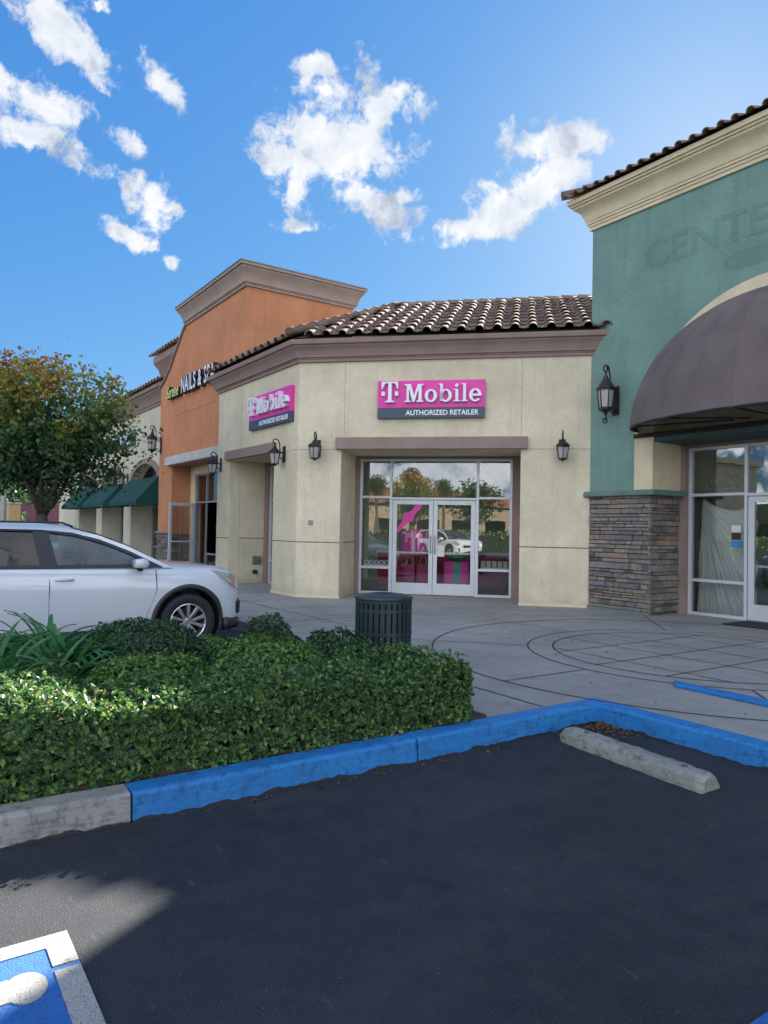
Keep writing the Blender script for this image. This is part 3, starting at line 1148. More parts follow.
# control joints
m = MB()
for z in (1.245,):
    m.box(BX, -17.222, -16.45, -.003, .01, z, z + .018)
    m.box(BX, -14.0, -12.91, -.003, .01, z, z + .018)
    m.box(DG, tC, -3.52, -.003, .01, z, z + .018)
    m.box(DG, -.02, tE - .01, -.003, .01, z, z + .018)
    m.box(Fr(0, 0), -16.455, -16.449, 6.95, 7.6, z, z + .018)
    m.box(DG, -3.523, -3.517, .3, 1.29, z, z + .018)
m.build('control_joint', M_joint, shop)
m = MB()
m.box(DG, -3.47, -3.46, -.0025, .01, 3.345, ZT - .05)
m.box(DG, -.02, -.01, -.0025, .01, 3.345, ZT - .05)
for z in (3.095,):
    m.box(DG, tC, -3.63, -.003, .01, z, z + .012)
    m.box(DG, .12, tE - .01, -.003, .01, z, z + .012)
    m.box(BX, -17.222, -16.56, -.003, .01, z, z + .012)
    m.box(BX, -13.87, -12.91, -.003, .01, z, z + .012)
m.build('control_joint', plain('faint_joint', (.36, .32, .23), .9), shop)
# base screed strip
m = MB()
m.box(BX, -17.24, -16.44, -.02, .0, .151, .20)
m.box(BX, -14.01, -12.90, -.02, .0, .151, .20)
m.box(DG, tC, -3.51, -.02, .0, .151, .20)
m.box(DG, -.03, tE - .03, -.02, .0, .151, .20)
m.build('base_strip', M_ctrim, shop)
# cornice
prof = [(0, 4.845), (.045, 4.85), (.045, 4.905), (.062, 4.905), (.062, 4.93), (.10, 4.935), (.10, 4.96), (.115, 4.985), (.13, 5.03), (.16, 5.085), (.205, 5.13), (.205, 5.15),
        (.25, 5.165), (.26, 5.185), (.26, 5.262), (-.24, 5.262), (-.24, 4.845)]
DGp = lambda t, o: DG(t, o, 0)[:2]
m = MB()
m.sweep([(-17.22, 7.09), (-17.22, 6.66), (-12.895, 6.66), DGp(1.30, 0), DGp(1.30, .2)], prof)
m.build('cornice', M_mauve, shop, smooth='auto')
# roof: decks and tiles
SL = R(24.6)
CEV = (-12.9 + .36 * .414, 6.66 - .36)      # eave corner
rid = 3.5


def off(o):
    return (-12.897 - o * .4142, 6.66 + o)


EZ = 5.255


def zr(o):
    return EZ + (o + .3) * math.tan(SL)


m = MB()
c0, c1 = off(-.22), off(rid)
dA, dB = DG(1.29, -.22, 0), DG(1.24 + rid, rid, 0)
lA, lB = (-17.5, 6.44), (-17.5, 6.66 + rid)
m.add([(c0[0], c0[1], zr(-.22)), (dA[0], dA[1], zr(-.22)), (dB[0], dB[1], zr(rid)), (c1[0], c1[1], zr(rid)), (lB[0], lB[1], zr(rid)), (lA[0], lA[1], zr(-.22))], [(0, 1, 2, 3), (0, 3, 4, 5)])
deep1, deep2 = DG(1.47, 7, 0), (-17.5, 15.0)
m.add([(c1[0], c1[1], zr(rid)), (dB[0], dB[1], zr(rid)), (-8.9, 16, 6.6), (-17.5, 16, 6.6), (lB[0], lB[1], zr(rid))], [(0, 1, 2, 3, 4)])
roof = m.build('roof', plain('roof_underlay', (.045, .038, .034), .95), shop, norm=False)
MW[roof.name] = MW[shop.name]
m = MB()
hip = Vector((-.3827, .9239))


def in_diag(x, y):
    o = (-x + y) * S2 - 13.84
    t_ = (x + y) * S2
    if o > rid:
        return False
    q = Vector((x - WC[0], y - WC[1]))
    return q.x * hip.y - q.y * hip.x > .02 and not (x > -8.95 and y > 10.5 and o > -.05)


a0 = DG(-4.62, -.30, 0)
b0 = DG(1.46, -.30, 0)
b1 = DG(5.2, -.30, 0)
tile_roof(m, a0[:2], b1[:2], (-S2, S2), EZ + .03, SL, 11, inside=lambda x, y: in_diag(x, y) and (x + y) * S2 < 1.62 + max(0, (-x + y) * S2 - 13.84) * 1.0)
tile_roof(m, (-17.45, 6.36), (-12.7, 6.36), (0, 1), EZ + .03, SL, 11, inside=lambda x, y: (x - WC[0]) * hip.y - (y - WC[1]) * hip.x < -.02 and y < 6.66 + rid)
hc = off(-.30)
tile_line(m, (hc[0], hc[1], zr(-.3) + .10), (c1[0], c1[1], zr(rid) + .03))
r1 = DG(1.2 + rid, rid, 0)
tile_line(m, (c1[0], c1[1], zr(rid) + .0), (r1[0], r1[1], zr(rid) + .0))
tile_line(m, (lB[0], lB[1], zr(rid) + .0), (c1[0], c1[1], zr(rid) + .0))
m.build('roof_tiles', M_tile, roof, norm=False, smooth='auto')
# storefronts
bays = {0: [.715, 2.225], 1: [2.20], 2: [.715, 2.225]}
frame_unit(shop, DG, -3.425, -.18, 1.34, .152, 3.045, (-2.745, -.895), bays, skip=(1,))
m = MB()
m.box(DG, -2.72, -2.72 + .02, 1.345, 1.42, .155, 2.17)
m.box(DG, -.94, -.92, 1.345, 1.42, .155, 2.17)
m.build('door_jamb', M_alu, shop)
door_leaf(shop, DG, -2.695, -1.832, 1.345, .165, 2.165, 'L')
door_leaf(shop, DG, -1.822, -.945, 1.345, .165, 2.165, 'R')
frame_unit(shop, BX, -16.3, -14.12, 1.0, .152, 3.045, (-15.2,), {0: [.715, 2.2], 1: [.715, 2.2]})
# body behind
m = MB()
m.box(ID, -17.2, -17.0, 6.95, 15.7, G, 5.2)
m.box(ID, -17.2, -8.9, 15.7, 15.9, G, 6.58)
m.box(ID, -17.2, -17.0, 9.9, 15.69, 5.21, 6.56)
m.build('rear_wall', M_cream, shop)
m = MB()
m.slab([(-17.0, 7.8), (-14.3, 7.8), (-11.85, 8.6), (-9.4, 11.2), (-8.9, 11.9), (-8.9, 15.7), (-17.0, 15.7)], 3.35, 3.45)
m.build('ceiling', M_plaster, shop)
m = MB()
m.box(DG, -4.2, 1.0, 5.4, 5.5, .16, 3.3)
m.build('interior_wall', M_plaster, shop)
m = MB()
m.slab([(-17.0, 7.8), (-14.3, 7.8), (-13.3, 8.25), (-10.9, 10.65), (-8.9, 11.9), (-8.9, 15.7), (-17.0, 15.7)], .1, .158)
m.build('interior_floor', M_carpet, shop)
# utility items in the left recess
vr = thing('wall_vent', 'small grey square vent plate low on the cream reveal', 'vent', (-16.45, 7.42, .78))
m = MB()
m.box(ID, -16.451, -16.43, 7.30, 7.55, .60, .82)
m.build('plate', M_alud, vr, bevel=.004)
m = MB()
for i in range(5):
    m.box(ID, -16.43, -16.422, 7.33, 7.52, .63 + i * .035, .645 + i * .035)
m.build('louvres', M_joint, vr)
m = MB()
m.lathe([(.055, -.0), (.055, .012), (.035, .012), (.035, .09), (.05, .09), (.05, .12), (0, .12)], 14, (-16.45, 7.36, .43), 'x')
tag(m.build('hose_bib', M_black, smooth='auto'), 'small black pipe outlet below the wall vent', 'pipe')
m = MB()
m.box(DG, -4.17, -4.07, -.02, 0, 1.60, 1.69)
m.box(DG, -4.155, -4.085, -.032, -.0201, 1.615, 1.675)
tag(m.build('outlet_cover', M_alud, bevel=.003), 'tiny grey outlet cover on the cream wall between lantern and pavement', 'outlet')

# interior display things
def on(F, t, o, z):
    return F(t, o, z)


gb = thing('gift_box_display', 'magenta gift box with green ribbon and bow behind the right door', 'gift box', DG(-1.35, 1.9, .158))
m = MB()
m.box(DG, -1.62, -1.09, 1.75, 2.2, .36, .86)
m.build('box', M_magbox, gb, bevel=.006)
m = MB()
m.box(DG, -1.41, -1.28, 1.744, 2.206, .355, .866)
m.build('ribbon', M_grnbow, gb)
m = MB()
c = DG(-1.345, 1.97, .95)
for a in range(6):
    an = a * PI / 3
    pts = []
    for k in range(9):
        q = k / 8 * 2 * PI
        rr = .17 * math.sin(q / 2)
        pts.append((c[0] + math.cos(an + .5 * math.sin(q)) * rr, c[1] + math.sin(an + .5 * math.sin(q)) * rr, c[2] - .07 + .11 * math.sin(q / 2) + .03 * math.cos(q)))
    m.tube(pts, .035, 6)
m.build('bow', M_grnbow, gb, smooth=True)
st = thing('display_stand', 'low white display plinth under the magenta gift box', 'plinth', DG(-1.35, 1.9, .158))
m = MB()
m.box(DG, -1.75, -.97, 1.7, 2.3, .158, .354)
m.build('plinth_block', M_ltrim, st, bevel=.01)

pb = thing('promotional_panel', 'magenta window panel with pale T emblem behind the left door', 'display panel', DG(-2.3, 1.8, .158))
m = MB()
m.box(DG, -2.52, -2.02, 1.60, 1.62, .98, 1.52)
m.build('panel', plain('magenta_film', (.62, .045, .33), .4), pb)
m = MB()
TPK = plain('pink_emblem', (.85, .35, .60), .4)
m.box(DG, -2.46, -2.08, 1.592, 1.599, 1.37, 1.46)
m.box(DG, -2.46, -2.41, 1.592, 1.599, 1.27, 1.369)
m.box(DG, -2.13, -2.08, 1.592, 1.599, 1.27, 1.369)
m.box(DG, -2.31, -2.23, 1.5921, 1.5991, 1.06, 1.369)
m.box(DG, -2.35, -2.19, 1.592, 1.599, 1.02, 1.059)
m.build('emblem', TPK, pb)
rb = thing('ribbon_decal', 'magenta ribbon with bow across the left door', 'decoration', DG(-2.3, 1.44, 1.8))
m = MB()
m.prism(DG, [(-2.60, 1.58), (-2.60, 1.45), (-2.08, 2.02), (-2.08, 2.075), (-2.20, 2.075)], 1.375, 1.379)
m.build('ribbon', M_pink, rb)
m = MB()
for a in range(9):
    an = a * 2 * PI / 9
    rr = .105
    m.prism(DG, [(-2.36, 1.80), (-2.36 + rr * math.cos(an - .3), 1.80 + rr * math.sin(an - .3)), (-2.36 + rr * 1.25 * math.cos(an), 1.80 + rr * 1.25 * math.sin(an)), (-2.36 + rr * math.cos(an + .3), 1.80 + rr * math.sin(an + .3))], 1.366 - .0005 * a, 1.3745 - .0005 * a)
m.build('bow', M_pink, rb)
bx2 = thing('gift_bag', 'dark magenta gift bags standing behind the left door', 'gift bag', DG(-2.3, 1.9, .158))
m = MB()
m.box(DG, -2.50, -2.27, 1.75, 1.95, .16, .78)
m.build('bag', plain('dark_magenta', (.40, .02, .14), .5), bx2)
m = MB()
m.tube([DG(-2.46, 1.85, .78), DG(-2.44, 1.85, .93), DG(-2.33, 1.85, .93), DG(-2.31, 1.85, .78)], .008, 6)
m.build('bag_handle', M_white, bx2)
bx3 = copy_tree(bx2, loc=Vector(DG(-2.02, 2.0, .158)), label='narrow dark magenta gift bag at the door centre')
ct = thing('shop_counter', 'low red counter inside the cream shop', 'counter', DG(-1.9, 4.0, .158))
m = MB()
m.box(DG, -3.5, -.3, 3.9, 4.5, .158, .95)
m.build('counter_body', M_red, ct)
m = MB()
m.box(DG, -3.55, -.25, 3.85, 4.55, .951, 1.0)
m.build('counter_top', M_white, ct)
hd_ = MB()
M_lab = plain('hours_sheet', (.70, .68, .58), .7)
hd_.box(DG, -1.80 + .06, -1.80 + .22, 1.352, 1.356, .98, 1.22)
tag(hd_.build('hours_notice', M_lab), 'pale paper notice on the right door beside its handle', 'notice')
# row of product cases on the low left bays
for (ta, tb, lab) in ((-3.36, -2.80, 'row of dark round headphone cases on a shelf in the left window'), (-.83, -.25, 'row of pale boxes on a shelf in the right window')):
    sh = thing('window_shelf', lab, 'shelf', DG(ta, 1.6, .6))
    m = MB()
    m.box(DG, ta, tb, 1.5, 1.8, .735, .76)
    m.build('shelf_board', M_white, sh)
    for i in range(5):
        t_ = ta + (tb - ta) * (i + .5) / 5
        m = MB()
        if 'round' in lab:
            c = DG(t_, 1.58, .80)
            m.tube([(c[0] + .045 * math.cos(q) * S2, c[1] + .045 * math.cos(q) * S2, c[2] + .045 * math.sin(q) + .01) for q in [i2 * PI / 6 for i2 in range(13)]], .012, 6, False)
            m.build('headphone_case', M_white, sh)
        else:
            m.box(DG, t_ - .045, t_ + .045, 1.56, 1.62, .761, .90)
            m.build('product_box', M_ltrim, sh)

# ------------------------------------------------------------------ shop signs (slab-serif lettering)
def ell(cx, cy, rx, ry, a0, a1, n=20):
    return [(cx + rx * math.cos(R(a0 + (a1 - a0) * i / n)), cy + ry * math.sin(R(a0 + (a1 - a0) * i / n))) for i in range(n + 1)]


def glyph(ch):
    """outlines on a 1-high cap grid: list of (outer, holes); width"""
    s_, se = .15, .055
    if ch == 'M':
        w = 1.06
        o = [(0, 0), (.36, 0), (.36, .07), (.25, .07), (.25, .74), (.46, 0), (.56, 0), (.79, .76), (.79, .07), (.68, .07), (.68, 0), (w, 0), (w, .07), (.96, .07), (.96, .93), (w, .93), (w, 1), (.74, 1), (.545, .34), (.35, 1), (0, 1), (0, .93), (.12, .93), (.12, .07), (0, .07)]
        return [(o, [])], w
    if ch == 'o':
        return [(ell(.34, .34, .34, .36, 0, 360, 28)[:-1], [ell(.34, .34, .165, .27, 0, 360, 22)[:-1]])], .68
    if ch == 'b':
        st = [(.0, 1.0), (.0, .94), (.09, .94), (.09, .04), (.14, .04), (.235, .07), (.235, 1.0)]
        return [(st, []), (ell(.40, .34, .33, .36, 0, 360, 28)[:-1], [ell(.395, .34, .165, .27, 0, 360, 22)[:-1]])], .75
    if ch == 'i':
        st = [(0, 0), (.34, 0), (.34, .06), (.25, .06), (.25, .69), (0, .69), (0, .63), (.10, .63), (.10, .06), (0, .06)]
        return [(st, []), (ell(.165, .89, .095, .095, 0, 360, 14)[:-1], [])], .34
    if ch == 'l':
        st = [(0, 0), (.34, 0), (.34, .06), (.25, .06), (.25, 1), (0, 1), (0, .94), (.10, .94), (.10, .06), (0, .06)]
        return [(st, [])], .34
    if ch == 'e':
        o = ell(.34, .34, .34, .36, 0, 325, 26) + [(.53, .17)] + list(reversed(ell(.33, .34, .165, .28, 20, 318, 20)))[0:0]
        outer = ell(.34, .34, .34, .36, -2, 322, 26)
        inner = ell(.335, .34, .165, .275, 318, 190, 12)
        shape = outer + inner + [(.17, .295), (.68, .295)]
        hole = ell(.335, .37, .155, .245, 8, 172, 12)
        return [(shape, [hole])], .68
    if ch == 'T':
        o = [(0, 1), (.92, 1), (.95, .66), (.885, .66), (.84, .80), (.74, .92), (.57, .93), (.57, .14), (.61, .07), (.73, .055), (.73, 0), (.22, 0), (.22, .055), (.34, .07), (.38, .14), (.38, .93), (.21, .92), (.11, .80), (.065, .66), (0, .66)]
        o = [(x - 0, y) for x, y in o]
        return [(o, []), ([(.0, .32), (.18, .32), (.18, .52), (.0, .52)], []), ([(.77, .32), (.95, .32), (.95, .52), (.77, .52)], [])], .95


def make_sign(F, t0, label, loc):
    s = thing('shop_sign', label, 'sign', loc, 0, 'magenta shop signs on the cream walls')
    W_, z0, zm, z1 = 2.08, 3.70, 3.90, 4.43
    m = MB()
    m.box(F, t0, t0 + W_, -.085, -.002, zm + .001, z1)
    m.build('top_panel', M_pink, s, bevel=.004)
    m = MB()
    m.box(F, t0, t0 + W_, -.0848, -.002, z0, zm)
    m.build('lower_panel', M_navy, s, bevel=.004)
    x = t0 + .09
    H = .375
    for ch, hgt in zip('TMobile', (.40, .345, .345, .345, .345, .345, .345)):
        shapes, w = glyph(ch)
        k = hgt
        kx = k * (.86 if ch == 'T' else 1.0)
        m = MB()
        for outl, holes in shapes:
            m.prism(F, [(x + a * kx, 4.00 + b_ * k) for a, b_ in outl], -.165, -.086, [[(x + a * kx, 4.00 + b_ * k) for a, b_ in h] for h in holes])
        m.build('letter', M_white, s)
        x += w * kx + (.125 if ch == 'T' else .030)
    m = MB()
    put_text(m, F, 'AUTHORIZED RETAILER', .137, t0 + .56, -.0850, 3.757, .003, bold=.0028, sx=.95)
    m.build('lettering', M_white, s)
    return s


make_sign(DG, -2.785, 'magenta Mobile sign facing the camera above the double doors', DG(-2.8, 0, 3.72))
make_sign(BX, -15.17, 'magenta Mobile sign seen at a slant on the left wall', BX(-15.3, 0, 3.72))

# ------------------------------------------------------------------ teal building at the right
teal = thing('teal_building', 'teal stucco building with ledge stone base and cream cornice', 'building', (-8.9, 10.67, 0))
AX, AZ = -5.5, 3.05
XL, XR = -8.9, 6.0
inner = [(AX - 2.06 * math.cos(R(a)), AZ + 2.06 * math.sin(R(a))) for a in range(0, 181, 6)]
outer = [(AX - 2.43 * math.cos(R(a)), AZ + 2.43 * math.sin(R(a))) for a in range(0, 181, 6)]
m = MB()
m.prism(TL, [(XL, G), (AX - 2.43, G)] + outer + [(AX + 2.43, G), (XR, G), (XR, 7.2), (XL, 7.2)], 0, .3)
m.build('front_wall', M_teal, teal)
m = MB()
m.prism(TL, [(AX - 2.43, 2.25), (AX - 2.06, 2.25)] + inner + [(AX + 2.06, 2.25), (AX + 2.43, 2.25)] + outer[::-1], -.012, .3)
m.build('arch_trim', M_ctrim, teal)
m = MB()
m.box(TL, -7.80, -7.56, .3, 1.02, 2.29, 3.14)
m.box(TL, AX + 2.06, AX + 2.3, .3, 1.02, 2.29, 3.14)
m.box(TL, XL, -7.80, .3, .5, G, 7.0)
m.build('recess_wall', M_ctrim, teal)
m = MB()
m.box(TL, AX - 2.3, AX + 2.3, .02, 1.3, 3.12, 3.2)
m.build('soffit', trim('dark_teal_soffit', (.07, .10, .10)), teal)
m = MB()
m.prism(TL, [(AX - 2.06, 3.2)] + [q for q in inner if q[1] > 3.2] + [(AX + 2.06, 3.2)], .22, .32)
m.build('tympanum', M_ctrim, teal)
# stone base
m = MB()
m.box(TL, XL + .0, -7.62, .0, 1.0, G, 2.2)
m.box(TL, AX + 2.1, XR, .0, 1.0, G, 2.2)
m.build('base_core', plain('mortar', (.10, .09, .08), .95), teal)
m = MB()
stone_face(m, TL, XL + .02, -7.575, -.001, .2, 2.2, 4)
SR = Fr(-7.60, 10.62, PI / 2)
stone_face(m, Fr(-7.619, 10.66, PI / 2), -.03, .98, .0, .2, 2.2, 9)
stone_face(m, TL, AX + 2.06, XR, -.001, .2, 2.2, 5)
m.build('stone_base', M_stone, teal, norm=False)
m = MB()
m.sweep([(-8.97, 10.67), (-7.575, 10.67), (-7.575, 11.66)], [(-.3, 2.2), (.09, 2.2), (.105, 2.215), (.105, 2.265), (.08, 2.30), (-.3, 2.305)])
m.build('stone_cap', M_tealcap, teal, bevel=.008)
m = MB()
m.box(TL, XL - .0, -7.57, -.055, .0, .151, .2)
m.build('base_strip', M_tealcap, teal)
# cornice
prof = [(0, 7.19), (.04, 7.19), (.04, 7.25), (.06, 7.255), (.06, 7.30), (.085, 7.305), (.085, 7.345), (.10, 7.35), (.12, 7.42), (.155, 7.50), (.21, 7.56), (.265, 7.60), (.265, 7.635), (.30, 7.64),
        (.30, 7.675), (.335, 7.68), (.335, 7.76), (-.3, 7.76), (-.3, 7.19)]
m = MB()
m.sweep([(-8.9, 19), (-8.9, 10.67), (XR, 10.67)], [(a, b_) for a, b_ in prof])
m.build('cornice', M_ctrim, teal, smooth='auto')
m = MB()
m.add([(-9.26, 10.33, 7.765), (XR, 10.33, 7.765), (XR, 13.2, 8.9), (-7.2, 13.2, 8.9)], [(0, 1, 2, 3)])
m.add([(-9.26, 10.33, 7.765), (-7.2, 13.2, 8.9), (-7.2, 18.0, 8.9), (-9.26, 19.5, 7.765)], [(0, 1, 2, 3)])
troof = m.build('roof', M_tile, teal, norm=False)
MW[troof.name] = MW[teal.name]
m = MB()
tile_roof(m, (-9.30, 10.26), (XR, 10.26), (0, 1), 7.765, R(21.5), 6, pitch=.235, kk=.72, inside=lambda x, y: (x + 9.3) > (y - 10.3) * .66)
tile_line(m, (-9.30, 10.30, 7.84), (-7.2, 13.2, 8.98))
m.build('roof_tiles', M_tile, troof, norm=False, smooth='auto')
m = MB()
m.box(ID, -8.9, -8.65, 10.97, 19.5, G, 7.5)
m.box(ID, -8.9, XR, 19.3, 19.5, G, 7.5)
m.box(ID, XR - .2, XR, 10.97, 19.3, G, 7.5)
m.build('side_wall', M_teal, teal)
m = MB()
m.box(ID, -8.6, XR - .2, 11.9, 19.3, 3.3, 3.4)
m.build('ceiling', M_plaster, teal)
m = MB()
m.box(ID, -8.6, XR - .2, 15.0, 15.1, .15, 3.3)
m.build('interior_wall', M_plaster, teal)
# ghosted lettering, left by a removed sign
M_ghost = stucco('faded_lettering', (.172, .286, .244), .1)
m = MB()
vs, fs = text_geo('CENTER', .66, .0015, bold=.012)
m.add([TL(-7.78 + x * 1.08, -.0035 + zz, 6.12 + y) for x, y, zz in vs], fs)
m.prism(TL, ell(-6.1, 5.80, .22, .14, 90, 270, 10) + ell(-3.3, 5.80, .22, .14, -90, 90, 10), -.004, -.0005)
m.build('ghost_lettering', M_ghost, teal)
m = MB()
m.tube([TL(-8.60 + .22 * i / 8, -.001, 5.06 - .10 * (i / 8) ** 2 + .02 * math.sin(i * .9)) for i in range(9)], .004, 5)
m.build('stucco_crack', M_tealcap, teal)
# storefront
m = MB()
m.box(TL, -7.615, -7.475, .80, 1.05, G, 3.118)
m.box(TL, AX + 2.0, AX + 2.1, .8, 1.05, G, 3.118)
m.box(TL, -7.475, AX + 2.0, .88, 1.05, 3.06, 3.118)
m.build('jamb', M_mauve, teal)
frame_unit(teal, TL, -7.473, -3.52, .90, .152, 3.06, (-6.44, -4.56), {0: [.755, 2.235], 1: [2.22], 2: [.755, 2.235]}, skip=(1,))
door_leaf(teal, TL, -6.405, -5.51, .905, .165, 2.185, 'L', stile=.10, bot=.26)
door_leaf(teal, TL, -5.50, -4.60, .905, .165, 2.185, 'R', stile=.10, bot=.26)

# plastic sheeting inside the glass: a fan of gathered folds hung from one corner
sh = MB()
nu, nv = 90, 40
for part in range(1):
    vs, fs = [], []
    hx, hz = -7.36, 2.2
    for j in range(nv + 1):
        for i in range(nu + 1):
            a = i / nu
            v_ = j / nv
            # rays from the pinned top-left corner to the left, foot and right edges
            s_ = a * 2
            ex, ez = (-7.46 + 1.03 * min(1, max(0, (a - .08) / .62)), .16 if a < .70 else .16 + (a - .70) / .30 * 1.95)
            x = hx + (ex - hx) * v_ + .03 * v_ * math.sin(a * 9)
            z = hz + (ez - hz) * v_ - .18 * math.sin(PI * v_) * a
            y = 11.86 + .045 * v_ ** .5 * math.sin(a * 95 + 2.2 * math.sin(v_ * 3 + a * 17)) + .02 * math.sin(a * 41 + v_ * 7)
            vs.append((x, y, z))
    for j in range(nv):
        for i in range(nu):
            a = j * (nu + 1) + i
            fs.append((a, a + 1, a + nu + 2, a + nu + 1))
    sh.add(vs, fs)
tag(sh.build('plastic_sheet', M_sheet, smooth=True, norm=False), 'translucent plastic sheet hanging in folds behind the empty shop window', 'sheeting')
on_s = thing('open_sign', 'unlit OPEN sign hanging behind the upper left pane of the teal shop', 'sign', (-6.9, 11.75, 2.44))
m = MB()
F_ = Fr(0, 11.70)
m.prism(F_, ell(-7.12, 2.455, .10, .125, 90, 270, 8) + ell(-6.72, 2.455, .10, .125, -90, 90, 8), 0, .03, [ell(-7.12, 2.455, .075, .10, 90, 270, 8) + ell(-6.72, 2.455, .075, .10, -90, 90, 8)])
m.build('frame', M_blackl, on_s)
m = MB()
put_text(m, F_, 'OPEN', .17, -7.155, .02, 2.395, .008, bold=.006)
m.build('lettering', M_blackl, on_s)
stk = thing('window_sticker', 'stacked notices in white, black and blue on the glass beside the door', 'sticker', (-6.62, 11.6, 1.4))
for (za, zb, mt_, nm) in ((1.60, 1.71, M_paper, 'white_notice'), (1.47, 1.585, M_blackl, 'black_notice'), (1.34, 1.455, plain('blue_notice', (.03, .22, .50), .5), 'blue_notice')):
    m = MB()
    m.box(Fr(0, 11.6), -6.70, -6.54, .003, .006, za, zb)
    m.build(nm, mt_, stk)
fm = MB()
fm.box(ID, -6.35, -4.9, 10.75, 11.42, .154, .168)
tag(fm.build('door_mat', M_mat, bevel=.004), 'black rubber door mat at the teal shop entrance', 'mat')

# dome awning
aw = thing('dome_awning', 'brown quarter-dome canvas awning over the teal shop entrance', 'awning', (AX, 10.67, 3.3))
A_, B_, H_, ZR = 2.38, 1.15, 1.93, 3.30
nu, nv = 48, 40
shell = MB()
ribs = 12
for inn in (0, 1):
    vs, fs = [], []
    d_ = .012 * inn
    for j in range(nv + 1):
        ph = PI / 2 * j / nv
        for i in range(nu + 1):
            th = PI * i / nu
            sag = 1 - .028 * abs(math.sin(ribs * th)) ** .8 * math.sin(PI * min(1, j / nv + .12))
            cz = math.sin(ph)
            cr_ = math.cos(ph) if j < nv else 0
            vs.append((AX - (A_ - d_) * math.cos(th) * cr_ * sag, 10.655 - (B_ - d_) * math.sin(th) * cr_ * sag, ZR + (H_ - d_) * cz))
    for j in range(nv):
        for i in range(nu):
            a = j * (nu + 1) + i
            fs.append((a, a + 1, a + nu + 2, a + nu + 1))
    shell.add(vs, fs)
    if inn:
        n0 = (nu + 1) * (nv + 1)
        shell.f += [(i, i + 1, n0 + i + 1, n0 + i) for i in range(nu)]
shell.build('canopy', M_awn, aw, norm=False, smooth='auto')
m = MB()
for k in range(1, ribs):
    th = PI * k / ribs
    pts = []
    for j in range(nv):
        ph = PI / 2 * j / nv
        cr_ = math.cos(ph)
        pts.append((AX - (A_ + .001) * math.cos(th) * cr_, 10.655 - (B_ + .001) * math.sin(th) * cr_, ZR + (H_ + .001) * math.sin(ph)))
    m.tube(pts, .004, 5)
m.build('seam', M_awn, aw, smooth=True)
m = MB()
m.tube([(AX - (A_ - .03) * math.cos(PI * i / 30), 10.64 - (B_ - .03) * math.sin(PI * i / 30), ZR + .015) for i in range(31)], .02, 6)
m.box(TL, AX - 2.42, AX + 2.42, -.05, -.014, 3.20, 3.27)
for k in range(2, ribs, 2):
    th = PI * k / ribs
    m.tube([(AX - (A_ - .03) * math.cos(th), 10.64 - (B_ - .03) * math.sin(th), ZR + .015), (AX - (A_ - .03) * math.cos(th) * .3, 10.63, ZR + .02)], .012, 5)
m.build('awning_frame', M_black, aw)

# ------------------------------------------------------------------ orange building
org = thing('orange_building', 'orange stucco nail salon with stepped parapet and stone base', 'building', (-20.4, 7.1, 0))
XO0, XO1 = -23.5, -16.69
m = MB()
slope = [(-21.10, 7.55), (-21.35, 7.42), (-21.9, 6.98), (-22.55, 6.47), (-23.05, 6.16), (XO0, 6.0)]
m.prism(OR, [(XO0, G), (-22.19, G), (-22.19, 3.38), (-17.0, 3.38), (-17.0, 4.6), (XO1, 4.6), (XO1, 7.6), (-21.1, 7.6)] + slope[:], 0, .3)
m.build('front_wall', M_orange, org)
m = MB()
m.box(ID, XO1 - .3, XO1, 7.4, 10.2, 4.6, 7.6)
m.box(ID, -20.8, XO1 - .302, 9.9, 10.195, 4.6, 7.6)
m.box(ID, -21.1, -20.802, 7.4, 10.2, 4.6, 7.6)
m.box(ID, XO0, XO0 + .3, 7.4, 16, G, 6.0)
m.box(ID, XO0 + .3, -17.3, 15.7, 16, G, 6.0)
m.build('side_wall', M_orange, org)
m = MB()
m.box(ID, XO0 + .3, -17.25, 8.6, 15.7, 4.0, 4.1)
m.box(ID, XO0, -17.25, 7.4, 15.9, 5.9, 6.0)
m.box(ID, -20.79, XO1 - .31, 7.41, 9.89, 7.5, 7.59)
m.build('roof', M_ltrim, org)
m = MB()
m.box(OR, -22.45, -22.191, .3, 1.0, G, 3.38)
m.build('recess_wall', M_orange, org)
m = MB()
m.box(OR, -22.3, -17.2, .3, 1.3, 3.385, 3.6)
m.build('soffit', M_mauve, org)
# wall slope coping
m = MB()
cp = slope + [(XO0 - .02, 5.99)]
for (a, b_), (c_, d_) in zip(cp, cp[1:]):
    m.prism(OR, [(a, b_ + .0), (a - .03, b_ + .07), (c_ - .03, d_ + .07), (c_, d_)], -.06, .34)
m.build('sloped_coping', M_mauve, org)
m = MB()
prof = [(0, 7.52), (.05, 7.525), (.05, 7.575), (.07, 7.58), (.07, 7.605), (.10, 7.61), (.10, 7.64), (.115, 7.72), (.15, 7.81), (.205, 7.89), (.235, 7.93), (.235, 7.965), (.28, 7.975), (.28, 8.04), (-.3, 8.04), (-.3, 7.52)]
m.sweep([(-21.10, 10.2), (-21.10, 7.1), (XO1, 7.1), (XO1, 10.2), (-21.0, 10.2)], prof)
m.build('cornice', plain('tan_mauve_trim', (.36, .275, .225), .85, var=.1, sc=2.5, bmp=.25), org, smooth='auto')
m = MB()
m.sweep([(-21.10, 10.2), (-21.10, 7.1), (XO1, 7.1), (XO1, 10.2), (-21.0, 10.2)], [(-.28, 8.045), (.30, 8.045), (.30, 8.075), (-.28, 8.085)])
m.build('parapet_flashing', M_alud, org)
